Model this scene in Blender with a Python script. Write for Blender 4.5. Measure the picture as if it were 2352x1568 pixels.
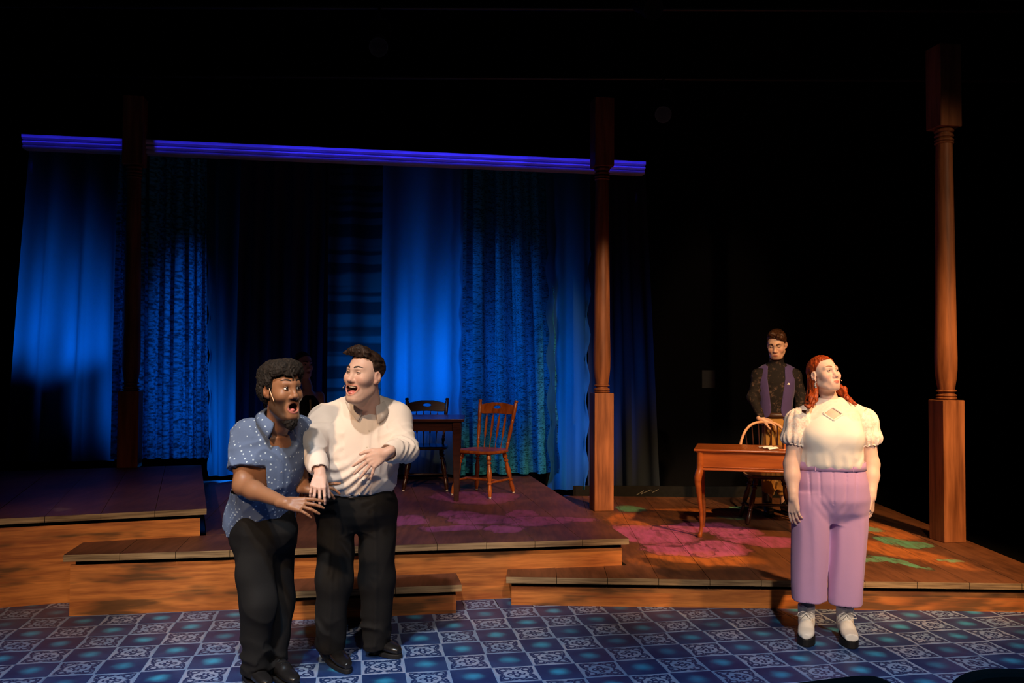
import bpy, bmesh, math, random
import numpy as np
from mathutils import Vector, Matrix

# ------------------------------------------------------------------ scene, camera, light, exposure
for _o in list(bpy.data.objects):
    bpy.data.objects.remove(_o, do_unlink=True)
scene = bpy.context.scene
COL = scene.collection
IW, IH, FPX = 2352.0, 1568.0, 2035.85          # photograph size and focal length in pixels
CAMH, TILT, ROLL = 1.65, math.radians(1.612), math.radians(-0.27)
_ct, _st, _cr, _sr = math.cos(TILT), math.sin(TILT), math.cos(ROLL), math.sin(ROLL)
cam_data = bpy.data.cameras.new('camera')
cam_data.sensor_width = 36.0
cam_data.lens = 36.0 * FPX / IW
cam_data.clip_end = 200
cam = bpy.data.objects.new('camera', cam_data)
COL.objects.link(cam)
cam.matrix_world = Matrix(((_cr, _sr, 0, 0), (_sr * _st, -_cr * _st, -_ct, 0),
                           (-_sr * _ct, _cr * _ct, -_st, CAMH), (0, 0, 0, 1)))
scene.camera = cam
scene.view_settings.view_transform = 'Standard'
scene.view_settings.look = 'None'
scene.view_settings.gamma = 1.0
scene.view_settings.use_curve_mapping = False
scene.view_settings.exposure = 0.0
try:
    scene.cycles.use_denoising = True
    scene.cycles.max_bounces = 6
    scene.cycles.transparent_max_bounces = 12
    scene.cycles.sample_clamp_indirect = 3.0
except Exception:
    pass
world = bpy.data.worlds.new('dark_theatre')
scene.world = world
world.use_nodes = True
world.node_tree.nodes['Background'].inputs[0].default_value = (0.55, 0.5, 0.7, 1)
world.node_tree.nodes['Background'].inputs[1].default_value = 0.0012


def spot(name, loc, target, power, color, angle, blend=0.4, size=0.12, squeeze=1.0):
    d = bpy.data.lights.new(name, 'SPOT')
    d.energy = power
    d.color = color
    d.spot_size = math.radians(angle)
    d.spot_blend = blend
    d.shadow_soft_size = size
    o = bpy.data.objects.new(name, d)
    COL.objects.link(o)
    o.location = loc
    o.rotation_euler = (Vector(target) - Vector(loc)).to_track_quat('-Z', 'Y').to_euler()
    o.scale = (squeeze, 1.0, 1.0)          # shutters: a narrower beam
    return o


def strip(name, loc, target, power, color, sx, sy, spread):
    d = bpy.data.lights.new(name, 'AREA')
    d.energy = power
    d.color = color
    d.shape = 'RECTANGLE'
    d.size, d.size_y = sx, sy
    d.spread = math.radians(spread)
    o = bpy.data.objects.new(name, d)
    COL.objects.link(o)
    o.location = loc
    o.rotation_euler = (Vector(target) - Vector(loc)).to_track_quat('-Z', 'Z').to_euler()
    return o


WARM = (1.0, 0.87, 0.75)
AMBER = (1.0, 0.50, 0.18)
BLUE = (0.003, 0.21, 1.0)
# front of house keys
spot('key_light_men', (-1.35, 0.5, 6.7), (-1.0, 5.0, 0.95), 1250, WARM, 23, 0.5)
spot('key_light_centre', (0.9, -1.2, 5.4), (-0.95, 5.1, 0.75), 460, WARM, 24, 0.6)
spot('key_light_woman', (1.05, -1.0, 5.3), (1.95, 5.5, 0.85), 700, (1.0, 0.91, 0.82), 20, 0.5)
spot('key_light_side', (4.9, -0.6, 5.2), (2.3, 5.9, 0.9), 500, (1.0, 0.70, 0.46), 24, 0.6)
spot('key_light_desk', (0.9, 0.6, 5.8), (2.45, 8.5, 1.15), 1700, (1.0, 0.72, 0.46), 13, 0.5)
# amber wash on the right hand platform, magenta on the middle one, cool wash on the painted floor
spot('amber_wash', (4.4, 1.8, 6.0), (2.3, 7.75, 0.2), 3000, AMBER, 33, 0.7)
spot('middle_column_light', (3.2, 1.2, 4.6), (0.93, 9.03, 1.5), 1700, (1.0, 0.60, 0.34), 19, 0.5, 0.05, 0.24)
spot('column_light', (5.4, 0.2, 4.2), (3.62, 7.5, 2.15), 520, (1.0, 0.62, 0.36), 27, 0.6, 0.08, 0.4)
spot('magenta_wash', (0.6, 2.6, 6.2), (-0.3, 7.7, 0.4), 300, (1.0, 0.40, 0.42), 30, 0.8)
spot('chair_light', (1.6, 1.6, 5.4), (-0.22, 8.6, 0.85), 950, (1.0, 0.62, 0.34), 13, 0.7)
spot('step_wash', (-2.4, -0.8, 4.7), (-1.9, 5.8, 0.15), 1150, (1.0, 0.66, 0.40), 30, 0.6)
spot('step_wash', (1.05, -1.0, 5.1), (1.5, 5.9, 0.1), 620, (1.0, 0.66, 0.40), 32, 0.7)
for fx in (-3.0, -1.0, 1.0, 3.0):
    spot('floor_wash', (fx, 1.4, 6.0), (fx * 1.08, 3.6, 0.0), 680, (0.10, 0.55, 1.0), 33, 0.8)
# blue side light that rakes across the folds of the lace and the brocade
spot('fold_light_lace', (0.6, 5.0, 4.9), (-3.50, 9.42, 1.70), 950, BLUE, 22, 1.0, 0.05, 0.36)
spot('fold_light_brocade', (-3.9, 5.4, 4.9), (-0.08, 9.98, 1.80), 820, (0.0, 0.26, 1.0), 24, 1.0, 0.05, 0.55)
spot('red_wash_back', (-3.4, 3.2, 6.4), (-3.2, 7.4, 0.6), 70, (1.0, 0.40, 0.28), 30, 0.8)


# ------------------------------------------------------------------ photograph geometry helpers
def ray(px, py):
    u = (px - IW / 2) / FPX
    v = (IH / 2 - py) / FPX
    x = u * _cr + v * _sr
    y = -u * _sr + v * _cr
    return np.array([x, _ct - y * _st, y * _ct + _st])


def at(px, py, Y):
    d = ray(px, py)
    p = d * (Y / d[1])
    p[2] += CAMH
    return p


def atz(px, py, z):
    d = ray(px, py)
    p = d * ((z - CAMH) / d[2])
    p[2] += CAMH
    return p


# ------------------------------------------------------------------ tagging helpers
def tag(o, label=None, cat=None, group=None, kind=None):
    if label: o['label'] = label
    if cat: o['category'] = cat
    if group: o['group'] = group
    if kind: o['kind'] = kind
    return o


def empty(name, loc=(0, 0, 0), rz=0.0, label=None, cat=None, group=None, kind=None):
    o = bpy.data.objects.new(name, None)
    COL.objects.link(o)
    o.empty_display_size = 0.1
    o.location = loc
    o.rotation_euler = (0, 0, rz)
    return tag(o, label, cat, group, kind)


def put(name, me, mats, parent=None, loc=None, world_space=True, smooth=False, **kw):
    if mats is not None:
        for m in (mats if isinstance(mats, (list, tuple)) else [mats]):
            if me.materials.find(m.name) < 0:
                me.materials.append(m)
    if smooth:
        me.polygons.foreach_set('use_smooth', [True] * len(me.polygons))
    o = bpy.data.objects.new(name, me)
    COL.objects.link(o)
    if parent is not None:
        o.parent = parent
        if world_space:           # mesh coordinates are world coordinates
            o.matrix_parent_inverse = basis(parent).inverted()
    if loc is not None:
        o.location = loc
    return tag(o, **kw)


def basis(o):
    m = Matrix.Translation(o.location) @ o.rotation_euler.to_matrix().to_4x4()
    if o.parent is not None:
        m = basis(o.parent) @ o.matrix_parent_inverse @ m
    return m


def copy_tree(o, parent=None):
    c = o.copy()
    COL.objects.link(c)
    c.parent = parent
    for ch in list(o.children):
        copy_tree(ch, c)
    return c


# ------------------------------------------------------------------ node expression helper
class X:
    def __init__(s, t, k): s.t, s.k = t, k
    def _op(s, op, *a, clamp=False):
        n = s.t.nodes.new('ShaderNodeMath')
        n.operation = op
        n.use_clamp = clamp
        for i, v in enumerate((s,) + a):
            if isinstance(v, X): s.t.links.new(v.k, n.inputs[i])
            else: n.inputs[i].default_value = float(v)
        return X(s.t, n.outputs[0])
    def __add__(s, o): return s._op('ADD', o)
    def __radd__(s, o): return s._op('ADD', o)
    def __sub__(s, o): return s._op('SUBTRACT', o)
    def __rsub__(s, o): return (s * -1) + o
    def __mul__(s, o): return s._op('MULTIPLY', o)
    def __rmul__(s, o): return s._op('MULTIPLY', o)
    def __truediv__(s, o): return s._op('DIVIDE', o)
    def abs(s): return s._op('ABSOLUTE')
    def sqrt(s): return s._op('SQRT')
    def min(s, o): return s._op('MINIMUM', o)
    def max(s, o): return s._op('MAXIMUM', o)
    def sin(s): return s._op('SINE')
    def cos(s): return s._op('COSINE')
    def pow(s, o): return s._op('POWER', o)
    def frac(s): return s._op('FRACT')
    def sat(s): return s._op('ADD', 0.0, clamp=True)
    def step(s, lo, hi):
        n = s.t.nodes.new('ShaderNodeMapRange')
        n.interpolation_type = 'SMOOTHSTEP'
        s.t.links.new(s.k, n.inputs[0])
        a, b, c, d = (lo, hi, 0.0, 1.0) if hi > lo else (hi, lo, 1.0, 0.0)
        for i, v in zip((1, 2, 3, 4), (a, b, c, d)): n.inputs[i].default_value = v
        return X(s.t, n.outputs[0])


def new_mat(name, rough=0.6, spec=0.3, color=None):
    m = bpy.data.materials.new(name)
    m.use_nodes = True
    b = m.node_tree.nodes['Principled BSDF']
    b.inputs['Roughness'].default_value = rough
    b.inputs['Specular IOR Level'].default_value = spec
    if color: b.inputs['Base Color'].default_value = (*color, 1)
    return m, m.node_tree, b


def lin(r, g, b):
    f = lambda c: c / 255 / 12.92 if c <= 10 else ((c / 255 + 0.055) / 1.055) ** 2.4
    return (f(r), f(g), f(b))


def mixc(t, fac, a, b):
    n = t.nodes.new('ShaderNodeMix')
    n.data_type = 'RGBA'
    if isinstance(fac, X): t.links.new(fac.k, n.inputs[0])
    elif isinstance(fac, (int, float)): n.inputs[0].default_value = fac
    else: t.links.new(fac, n.inputs[0])
    for i, v in ((6, a), (7, b)):
        if isinstance(v, (tuple, list)): n.inputs[i].default_value = (*v[:3], 1)
        else: t.links.new(v, n.inputs[i])
    return n.outputs[2]


def coord(t, kind='Object'):
    if kind == 'Position':
        n = t.nodes.new('ShaderNodeNewGeometry'); o = n.outputs['Position']
    elif kind == 'UV':
        n = t.nodes.new('ShaderNodeUVMap'); o = n.outputs[0]
    else:
        n = t.nodes.new('ShaderNodeTexCoord'); o = n.outputs[kind]
    return o


def xyz(t, sock):
    n = t.nodes.new('ShaderNodeSeparateXYZ')
    t.links.new(sock, n.inputs[0])
    return [X(t, n.outputs[i]) for i in range(3)]


def noise(t, vec, scale=5.0, detail=3.0, stretch=(1, 1, 1), rough=0.55, rot=(0, 0, 0)):
    mp = t.nodes.new('ShaderNodeMapping')
    mp.inputs['Scale'].default_value = stretch
    mp.inputs['Rotation'].default_value = rot
    t.links.new(vec, mp.inputs[0])
    n = t.nodes.new('ShaderNodeTexNoise')
    n.inputs['Scale'].default_value = scale
    n.inputs['Detail'].default_value = detail
    n.inputs['Roughness'].default_value = rough
    t.links.new(mp.outputs[0], n.inputs['Vector'])
    return X(t, n.outputs[0])


def bump(t, b, height, strength=0.2, dist=0.01):
    n = t.nodes.new('ShaderNodeBump')
    n.inputs['Strength'].default_value = strength
    n.inputs['Distance'].default_value = dist
    t.links.new(height.k if isinstance(height, X) else height, n.inputs['Height'])
    t.links.new(n.outputs[0], b.inputs['Normal'])


def wood_mat(name, dark, light, stretch=(14, 14, 1.2), scale=2.0, rough=0.45, spec=0.35, kind='Object', strength=0.12):
    m, t, b = new_mat(name, rough, spec)
    c = coord(t, kind)
    n1 = noise(t, c, scale, 4, stretch)
    n2 = noise(t, c, scale * 0.6, 2, (1, 1, 1))
    f = (n1 * 0.75 + n2 * 0.45).step(0.35, 0.85)
    t.links.new(mixc(t, f, dark, light), b.inputs['Base Color'])
    bump(t, b, n1, strength, 0.004)
    return m


def plain_mat(name, col, rough=0.7, spec=0.25, nscale=60, var=0.15, kind='Object', strength=0.1):
    m, t, b = new_mat(name, rough, spec)
    n = noise(t, coord(t, kind), nscale, 3)
    a = tuple(c * (1 - var) for c in col)
    bb = tuple(min(1, c * (1 + var)) for c in col)
    t.links.new(mixc(t, n, a, bb), b.inputs['Base Color'])
    bump(t, b, n, strength, 0.002)
    return m


# ------------------------------------------------------------------ mesh helpers
def mesh_py(name, verts, faces):
    me = bpy.data.meshes.new(name)
    me.from_pydata([tuple(map(float, v)) for v in verts], [], faces)
    me.update()
    return me


class MB:
    """collects shapes for one mesh"""
    def __init__(s): s.v, s.f = [], []
    def add(s, verts, faces):
        n = len(s.v)
        s.v += [tuple(map(float, v)) for v in verts]
        s.f += [tuple(i + n for i in f) for f in faces]
        return s
    def box(s, c, size, rz=0.0, M=None):
        hx, hy, hz = (q / 2 for q in size)
        co, si = math.cos(rz), math.sin(rz)
        vs = []
        for z in (-hz, hz):
            for x, y in ((-hx, -hy), (hx, -hy), (hx, hy), (-hx, hy)):
                vs.append((c[0] + x * co - y * si, c[1] + x * si + y * co, c[2] + z))
        if M is not None: vs = [tuple(M @ Vector(v)) for v in vs]
        return s.add(vs, [(3, 2, 1, 0), (4, 5, 6, 7), (0, 1, 5, 4), (1, 2, 6, 5), (2, 3, 7, 6), (3, 0, 4, 7)])
    def prism(s, poly, z0, z1):
        n = len(poly)
        vs = [(x, y, z0) for x, y in poly] + [(x, y, z1) for x, y in poly]
        return s.add(vs, [tuple(range(n))[::-1], tuple(range(n, 2 * n))] + [(i, (i + 1) % n, (i + 1) % n + n, i + n) for i in range(n)])
    def tube(s, pts, radii, seg=10, cap=True, ell=None):
        pts = [np.array(p, float) for p in pts]
        if not hasattr(radii, '__len__'): radii = [radii] * len(pts)
        rings = []
        prev = None
        for i, p in enumerate(pts):
            d = pts[min(i + 1, len(pts) - 1)] - pts[max(i - 1, 0)]
            d = d / (np.linalg.norm(d) + 1e-9)
            if prev is None:
                a = np.array([0, 0, 1.0]) if abs(d[2]) < 0.9 else np.array([1.0, 0, 0])
            else:
                a = prev
            u = a - d * a.dot(d); u /= np.linalg.norm(u) + 1e-9
            prev = u
            w = np.cross(d, u)
            e = ell if ell else (1, 1)
            rings.append([p + radii[i] * (math.cos(2 * math.pi * k / seg) * u * e[0] + math.sin(2 * math.pi * k / seg) * w * e[1]) for k in range(seg)])
        vs = [v for r in rings for v in r]
        fs = []
        for i in range(len(rings) - 1):
            for k in range(seg):
                a, b = i * seg + k, i * seg + (k + 1) % seg
                fs.append((a, b, b + seg, a + seg))
        if cap:
            fs.append(tuple(range(seg))[::-1])
            fs.append(tuple(range((len(rings) - 1) * seg, len(rings) * seg)))
        return s.add(vs, fs)
    def lathe(s, prof, base=(0, 0, 0), axis=None, seg=24, cap=True):
        """prof: (r, h) along axis from base"""
        b = np.array(base, float)
        ax = np.array(axis if axis is not None else (0, 0, 1), float)
        ax /= np.linalg.norm(ax)
        return s.tube([b + ax * h for r, h in prof], [max(r, 1e-4) for r, h in prof], seg, cap)
    def mesh(s, name): return mesh_py(name, s.v, s.f)
    def build(s, name, mats, parent=None, smooth=False, bevel=0.0, **kw):
        me = s.mesh(name)
        o = put(name, me, mats, parent, smooth=smooth, **kw)
        if smooth:
            me.set_sharp_from_angle(angle=math.radians(42))
        if bevel:
            md = o.modifiers.new('bevel', 'BEVEL')
            md.width = bevel; md.segments = 2; md.limit_method = 'ANGLE'
        return o


def clip(poly, a, b, keep_left=True):
    """clip a convex polygon with the line a->b"""
    out = []
    def side(p):
        s = (b[0] - a[0]) * (p[1] - a[1]) - (b[1] - a[1]) * (p[0] - a[0])
        return s if keep_left else -s
    for i, p in enumerate(poly):
        q = poly[(i + 1) % len(poly)]
        sp, sq = side(p), side(q)
        if sp >= 0: out.append(p)
        if (sp > 0 > sq) or (sp < 0 < sq):
            k = sp / (sp - sq)
            out.append((p[0] + (q[0] - p[0]) * k, p[1] + (q[1] - p[1]) * k))
    return out


def area(poly):
    return 0.5 * sum(poly[i][0] * poly[(i + 1) % len(poly)][1] - poly[(i + 1) % len(poly)][0] * poly[i][1] for i in range(len(poly))) if len(poly) > 2 else 0.0

# ================================================================== SETTING
rng = random.Random(7)
PSI = math.radians(9.885)
TS = 0.2341
TO = (-3.112, 5.806)


def grid(i, j):
    a, b = i * TS, -j * TS
    return (TO[0] + a * math.cos(PSI) - b * math.sin(PSI), TO[1] + a * math.sin(PSI) + b * math.cos(PSI))


# ---- painted floor tiles
def tile_light():
    m, t, b = new_mat('tile_scroll_paint', 0.38, 0.35)
    u, v, _ = xyz(t, coord(t, 'UV'))
    wob = noise(t, coord(t, 'Position'), 14, 2)
    w = (wob - 0.5) * 0.045
    au, av = (u + w).abs(), (v + w * 0.7).abs()
    mx, mn = au.max(av), au.min(av)
    g = (mn / 0.13)
    g = (g * g * -1.0)
    ex = X(t, g.k)._op('EXPONENT')
    l1 = (mx - (0.405 - 0.085 * ex)).abs().step(0.042, 0.022)
    def ring(cx, cy, r, w0, uu, vv):
        dx, dy = uu - cx, vv - cy
        return ((dx * dx + dy * dy).sqrt() - r).abs().step(w0 + 0.018, w0 + 0.004)
    c1 = ring(0.27, 0.27, 0.085, 0.016, au, av)
    r0 = ring(0.0, 0.0, 0.075, 0.016, au, av)
    c2 = ring(0.135, 0.0, 0.055, 0.014, mx, mn)
    c3 = ring(0.34, 0.10, 0.05, 0.012, mx, mn)
    orn = l1.max(c1).max(r0).max(c2).max(c3)
    brk = noise(t, coord(t, 'Position'), 42, 2).step(0.30, 0.46)
    orn = orn * (brk * 0.55 + 0.45)
    tint = noise(t, coord(t, 'Position'), 3.2, 3)
    pale = mixc(t, tint.step(0.38, 0.62), lin(116, 146, 190), lin(146, 160, 194))
    t.links.new(mixc(t, orn, pale, lin(24, 48, 96)), b.inputs['Base Color'])
    bump(t, b, noise(t, coord(t, 'Position'), 90, 3), 0.08, 0.002)
    return m


def tile_dark():
    m, t, b = new_mat('tile_airbrushed_paint', 0.36, 0.35)
    u, v, _ = xyz(t, coord(t, 'UV'))
    oi = t.nodes.new('ShaderNodeObjectInfo')
    rnd = X(t, oi.outputs['Random'])
    wob = (noise(t, coord(t, 'Position'), 16, 3) - 0.5) * 0.22
    r = (u * u + v * v).sqrt() + wob
    glow = r.step(0.33, 0.0) * (rnd * 0.65 + 0.35)
    n = noise(t, coord(t, 'Position'), 5, 4)
    basec = mixc(t, n.step(0.35, 0.7), lin(26, 48, 98), lin(44, 70, 120))
    t.links.new(mixc(t, glow, basec, lin(58, 168, 216)), b.inputs['Base Color'])
    bump(t, b, noise(t, coord(t, 'Position'), 90, 3), 0.08, 0.002)
    return m


M_TL, M_TD = tile_light(), tile_dark()
M_GROUT = plain_mat('tile_line_paint', lin(124, 150, 190), 0.5, 0.3, 30, 0.2, 'Position')
floor = MB().box((0, 3.2, -0.0525), (15.2, 17, 0.1)).build('floor', plain_mat('black_stage_floor', (0.006, 0.006, 0.0065), 0.7, 0.2, 15, 0.3, 'Position'), kind='structure', label='blue and white checkered painted stage floor')


def tile_mesh(name, mat):
    h, g = TS / 2 - 0.0028, 0.0
    vs = [(-h, -h, -0.0015), (h, -h, -0.0015), (h, h, -0.0015), (-h, h, -0.0015), (-h, -h, 0.0), (h, -h, 0.0), (h, h, 0.0), (-h, h, 0.0)]
    me = mesh_py(name, vs, [(4, 5, 6, 7), (0, 1, 5, 4), (1, 2, 6, 5), (2, 3, 7, 6), (3, 0, 4, 7)])
    uv = me.uv_layers.new(name='UVMap')
    for lp in me.loops:
        x, y, _ = vs[lp.vertex_index]
        uv.data[lp.index].uv = (x / TS, y / TS)
    me.materials.append(mat)
    return me


ME_TL, ME_TD = tile_mesh('tile_scroll', M_TL), tile_mesh('tile_dark', M_TD)


def project(p):
    x, y, z = p[0], p[1], p[2] - CAMH
    yc, zc = z * _ct - y * _st, z * _st + y * _ct
    xr, yr = x * _cr - yc * _sr, x * _sr + yc * _cr
    return IW / 2 + FPX * xr / max(zc, 0.01), IH / 2 - FPX * yr / max(zc, 0.01), zc


cells = []
for i in range(-8, 36):
    for j in range(-5, 12):
        cx, cy = grid(i + 0.5, j + 0.5)
        if cy > 6.75 + (0 if cx > -2 else 0.1): continue
        if cx > 3.55 and cy > 6.05: continue
        px, py, zc = project((cx, cy, 0))
        inside = -70 < px < IW + 70 and py < IH + 40
        hidden = cy > 6.1 + 0.16 * min(cx, 0) + 0.25
        cells.append((0 if (inside and not hidden) else 1, cy, i, j, cx, cy))
cells.sort()
far_v, far_f, far_uv, far_m = [], [], [], []
nt = 0
for k, _, i, j, cx, cy in cells:
    light = (i + j) % 2 == 0
    if k == 0 and nt < 296:
        o = bpy.data.objects.new('tile', ME_TL if light else ME_TD)
        COL.objects.link(o)
        o.parent = floor
        o.location = (cx, cy, 0.0)
        o.rotation_euler = (0, 0, PSI + rng.choice((0, 1, 2, 3)) * math.pi / 2)
        nt += 1
    else:
        n = len(far_v)
        h = TS / 2 - 0.0028
        for x, y in ((-h, -h), (h, -h), (h, h), (-h, h)):
            far_v.append((cx + x * math.cos(PSI) - y * math.sin(PSI), cy + x * math.sin(PSI) + y * math.cos(PSI), 0.0))
            far_uv.append((x / TS, y / TS))
        far_f.append((n, n + 1, n + 2, n + 3))
        far_m.append(0 if light else 1)
me = mesh_py('tiles_beyond', far_v, far_f)
uvl = me.uv_layers.new(name='UVMap')
for lp in me.loops: uvl.data[lp.index].uv = far_uv[lp.vertex_index]
me.materials.append(M_TL); me.materials.append(M_TD)
me.polygons.foreach_set('material_index', far_m)
put('tiles', me, None, floor, kind='stuff')
q = clip([grid(-8.02, -3.2), grid(-8.02, 12.02), grid(36.02, 12.02), grid(36.02, -3.2)], (-20, 6.15), (20, 6.15), False)
put('painted_lines', mesh_py('painted_lines', [(x, y, -0.0012) for x, y in q], [tuple(range(len(q)))]), M_GROUT, floor)

M_BLACK = plain_mat('black_paint', (0.0035, 0.0035, 0.004), 0.85, 0.15, 20, 0.3)
M_BLACKF = plain_mat('black_masking_cloth', (0.003, 0.003, 0.0035), 0.95, 0.05, 30, 0.3)
MB().box((0, 11.6, 3.2), (20, 0.12, 6.6)).build('wall_back', M_BLACK, kind='structure', label='black painted back wall of the stage')
MB().box((-7.6, 6, 3.2), (0.12, 11.0, 6.6)).build('wall_left', M_BLACK, kind='structure', label='black masking wall at the left')
MB().box((7.6, 6, 3.2), (0.12, 11.0, 6.6)).build('wall_right', M_BLACK, kind='structure', label='black masking wall at the right')
M_BASE = plain_mat('scuffed_black_board', (0.008, 0.0085, 0.009), 0.8, 0.2, 25, 0.6)
bb = MB().box((3.4, 10.12, 0.155), (5.4, 0.05, 0.29)).build('baseboard_back', M_BASE, kind='structure', label='black scuffed board behind the right hand platform')
MB().tube([(1.42, 10.09, 0.20), (1.50, 10.09, 0.25), (1.47, 10.09, 0.21), (1.58, 10.09, 0.26), (1.60, 10.09, 0.23), (1.67, 10.09, 0.265)], 0.004, 5).build('chalk_scribble', plain_mat('chalk', lin(120, 120, 112)), bb)

# ---- stage platforms: separate planks whose front ends form the nosing, risers set back below
ZR, ZM, ZL = 0.205, 0.41, 0.61
A_L, A_M, A_R = math.radians(20), math.radians(9.9), math.radians(-1.9)


def direc(a): return np.array([math.cos(a), math.sin(a)]), np.array([-math.sin(a), math.cos(a)])


# petals, leaves and orange glow painted on the boards, as ellipses (cx, cy, rx, ry, angle) in metres on the stage
def ell_px(px, py, z, rx, ry, ang):
    p = atz(px, py, z)
    return (p[0], p[1], rx, ry, math.radians(ang))


FLOWER_R = [ell_px(1500, 1228, ZR, .36, .52, 20), ell_px(1560, 1262, ZR, .24, .30, 60), ell_px(1600, 1212, ZR, .42, .26, 10),
            ell_px(1690, 1222, ZR, .20, .34, -30), ell_px(1745, 1240, ZR, .34, .24, 0), ell_px(1650, 1262, ZR, .26, .34, -20)]
GREEN_R = [ell_px(1447, 1167, ZR, .17, .24, 5), ell_px(1705, 1166, ZR, .12, .16, 0), ell_px(1690, 1188, ZR, .20, .13, 0), ell_px(2062, 1243, ZR, .15, .26, 20),
           ell_px(2095, 1248, ZR, .16, .17, 0), ell_px(2010, 1283, ZR, .16, .09, 0), ell_px(2066, 1290, ZR, .07, .28, 25), ell_px(2180, 1288, ZR, .09, .07, 0),
           ell_px(1997, 1213, ZR, .09, .16, 0)]
ORANGE_GLOW_R = [ell_px(1465, 1195, ZR, .30, .48, 0), ell_px(2050, 1262, ZR, .20, .75, 24), ell_px(1600, 1180, ZR, .6, .35, 0), ell_px(1600, 1285, ZR, .5, .30, 0), ell_px(2020, 1215, ZR, .2, .5, 10)]  # patches of orange glow put into the board colour
FLOWER_M = [ell_px(1040, 1212, ZM, .26, .17, 10), ell_px(1110, 1192, ZM, .30, .24, 0), ell_px(1160, 1214, ZM, .16, .20, 0), ell_px(1230, 1196, ZM, .30, .26, 0),
            ell_px(1310, 1192, ZM, .22, .14, 0), ell_px(1060, 1182, ZM, .2, .18, 0), ell_px(1200, 1178, ZM, .14, .24, 0), ell_px(1090, 1140, ZM, .45, .42, 0), ell_px(940, 1195, ZM, .16, .3, 0)]


def board_mat(name, ang, dark, light, layers, fade):
    m, t, b = new_mat(name, 0.5, 0.3)
    c = coord(t, 'Position')
    x, y, _ = xyz(t, c)
    grain = noise(t, c, 3.0, 4, (9, 1.1, 9), 0.6, (0, 0, -ang))
    blot = noise(t, c, 2.2, 4)
    col = mixc(t, (grain * 0.6 + blot * 0.6).step(0.4, 0.8), dark, light)
    brush = noise(t, c, 5, 4, (3.5, 1, 1))
    wx, wy = x + (brush - 0.5) * 0.22, y + (blot - 0.5) * 0.5
    outline = None
    for colr, ells, strength in layers:
        mask = None
        for (cx, cy, rx, ry, a) in ells:
            dx, dy = wx - cx, wy - cy
            ca, sa = math.cos(a), math.sin(a)
            ex, ey = (dx * ca + dy * sa) / rx, (dy * ca - dx * sa) / ry
            d = (ex * ex + ey * ey).sqrt()
            k = d.step(1.12, 0.70)
            mask = k if mask is None else mask.max(k)
            if strength > 0.6:
                ol = (d - 1.0).abs().step(0.06, 0.0)
                outline = ol if outline is None else outline.max(ol)
        tex = (brush.step(0.25, 0.6) * 0.6 + 0.4) * (grain.step(0.3, 0.6) * 0.35 + 0.65) * strength
        col = mixc(t, mask * tex, col, colr)
    if outline is not None:
        col = mixc(t, outline * 0.6, col, (0.02, 0.013, 0.01))
    t.links.new(col, b.inputs['Base Color'])
    bump(t, b, grain, 0.18, 0.004)
    return m


M_TOP_L = board_mat('stained_boards_plum', A_L, lin(70, 44, 38), lin(104, 66, 54), [(lin(150, 128, 108), [ell_px(138, 1168, ZL, .09, .05, 0)], 0.5)], 0)
M_TOP_M = board_mat('stained_boards_violet_flower', A_M, lin(76, 48, 38), lin(116, 74, 58), [(lin(160, 84, 156), FLOWER_M, 0.65)], 0)
M_TOP_R = board_mat('stained_boards_pink_flower', A_R, lin(84, 54, 38), lin(126, 82, 56),
                    [(lin(236, 138, 66), ORANGE_GLOW_R, 0.6), (lin(206, 104, 166), FLOWER_R, 0.8), (lin(104, 190, 146), GREEN_R, 0.8)], 0)
M_END = wood_mat('worn_board_ends', lin(84, 66, 50), lin(176, 152, 116), (1.2, 1.2, 30), 2.6, 0.6, 0.2, 'Position', 0.25)


def riser_mat():
    m, t, b = new_mat('painted_riser_wood', 0.5, 0.3)
    c = coord(t, 'Position')
    g = noise(t, c, 2.4, 5, (0.9, 0.9, 16), 0.62)
    big = noise(t, c, 1.4, 3, (1, 1, 3.2))
    pat = noise(t, c, 0.75, 3, (1.6, 1.6, 7), 0.6)
    col = mixc(t, (g * 0.8 + big * 0.5).step(0.42, 0.85), lin(146, 82, 44), lin(226, 144, 74))
    col = mixc(t, (pat * 0.8 + g * 0.35).step(0.56, 0.68) * 0.85, col, lin(74, 56, 38))
    t.links.new(col, b.inputs['Base Color'])
    bump(t, b, g, 0.15, 0.004)
    return m


M_RISER = riser_mat()
M_SIDE = plain_mat('dark_platform_side', lin(58, 34, 26), 0.7, 0.2, 12, 0.3, 'Position')


def platform(label, base, ang, length, depth, z, th, width, clips, mat, skew=0.0, z0=0.0, name='stage_platform'):
    """planks run back from the front line that starts at base"""
    u, v = direc(ang)
    root = empty(name, (base[0], base[1], 0), 0, label, 'platform')
    n = int(round(length / width))
    wd = length / n
    for i in range(n):
        g = 0.0018
        a, b_ = base + u * (i * wd + g), base + u * ((i + 1) * wd - g)
        rect = [tuple(a), tuple(b_), tuple(b_ + v * depth), tuple(a + v * depth)]
        for pieces in clips(rect):
            if area(pieces) < 0.004: continue
            dz = rng.uniform(-0.0024, 0.0)
            mb = MB().prism(pieces, z - th, z + dz)
            me = mb.mesh('plank')
            me.materials.append(mat); me.materials.append(M_END)
            for p in me.polygons:
                p.material_index = 0 if p.normal.z > 0.5 else 1
            put('plank', me, None, root)
    return root


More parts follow.
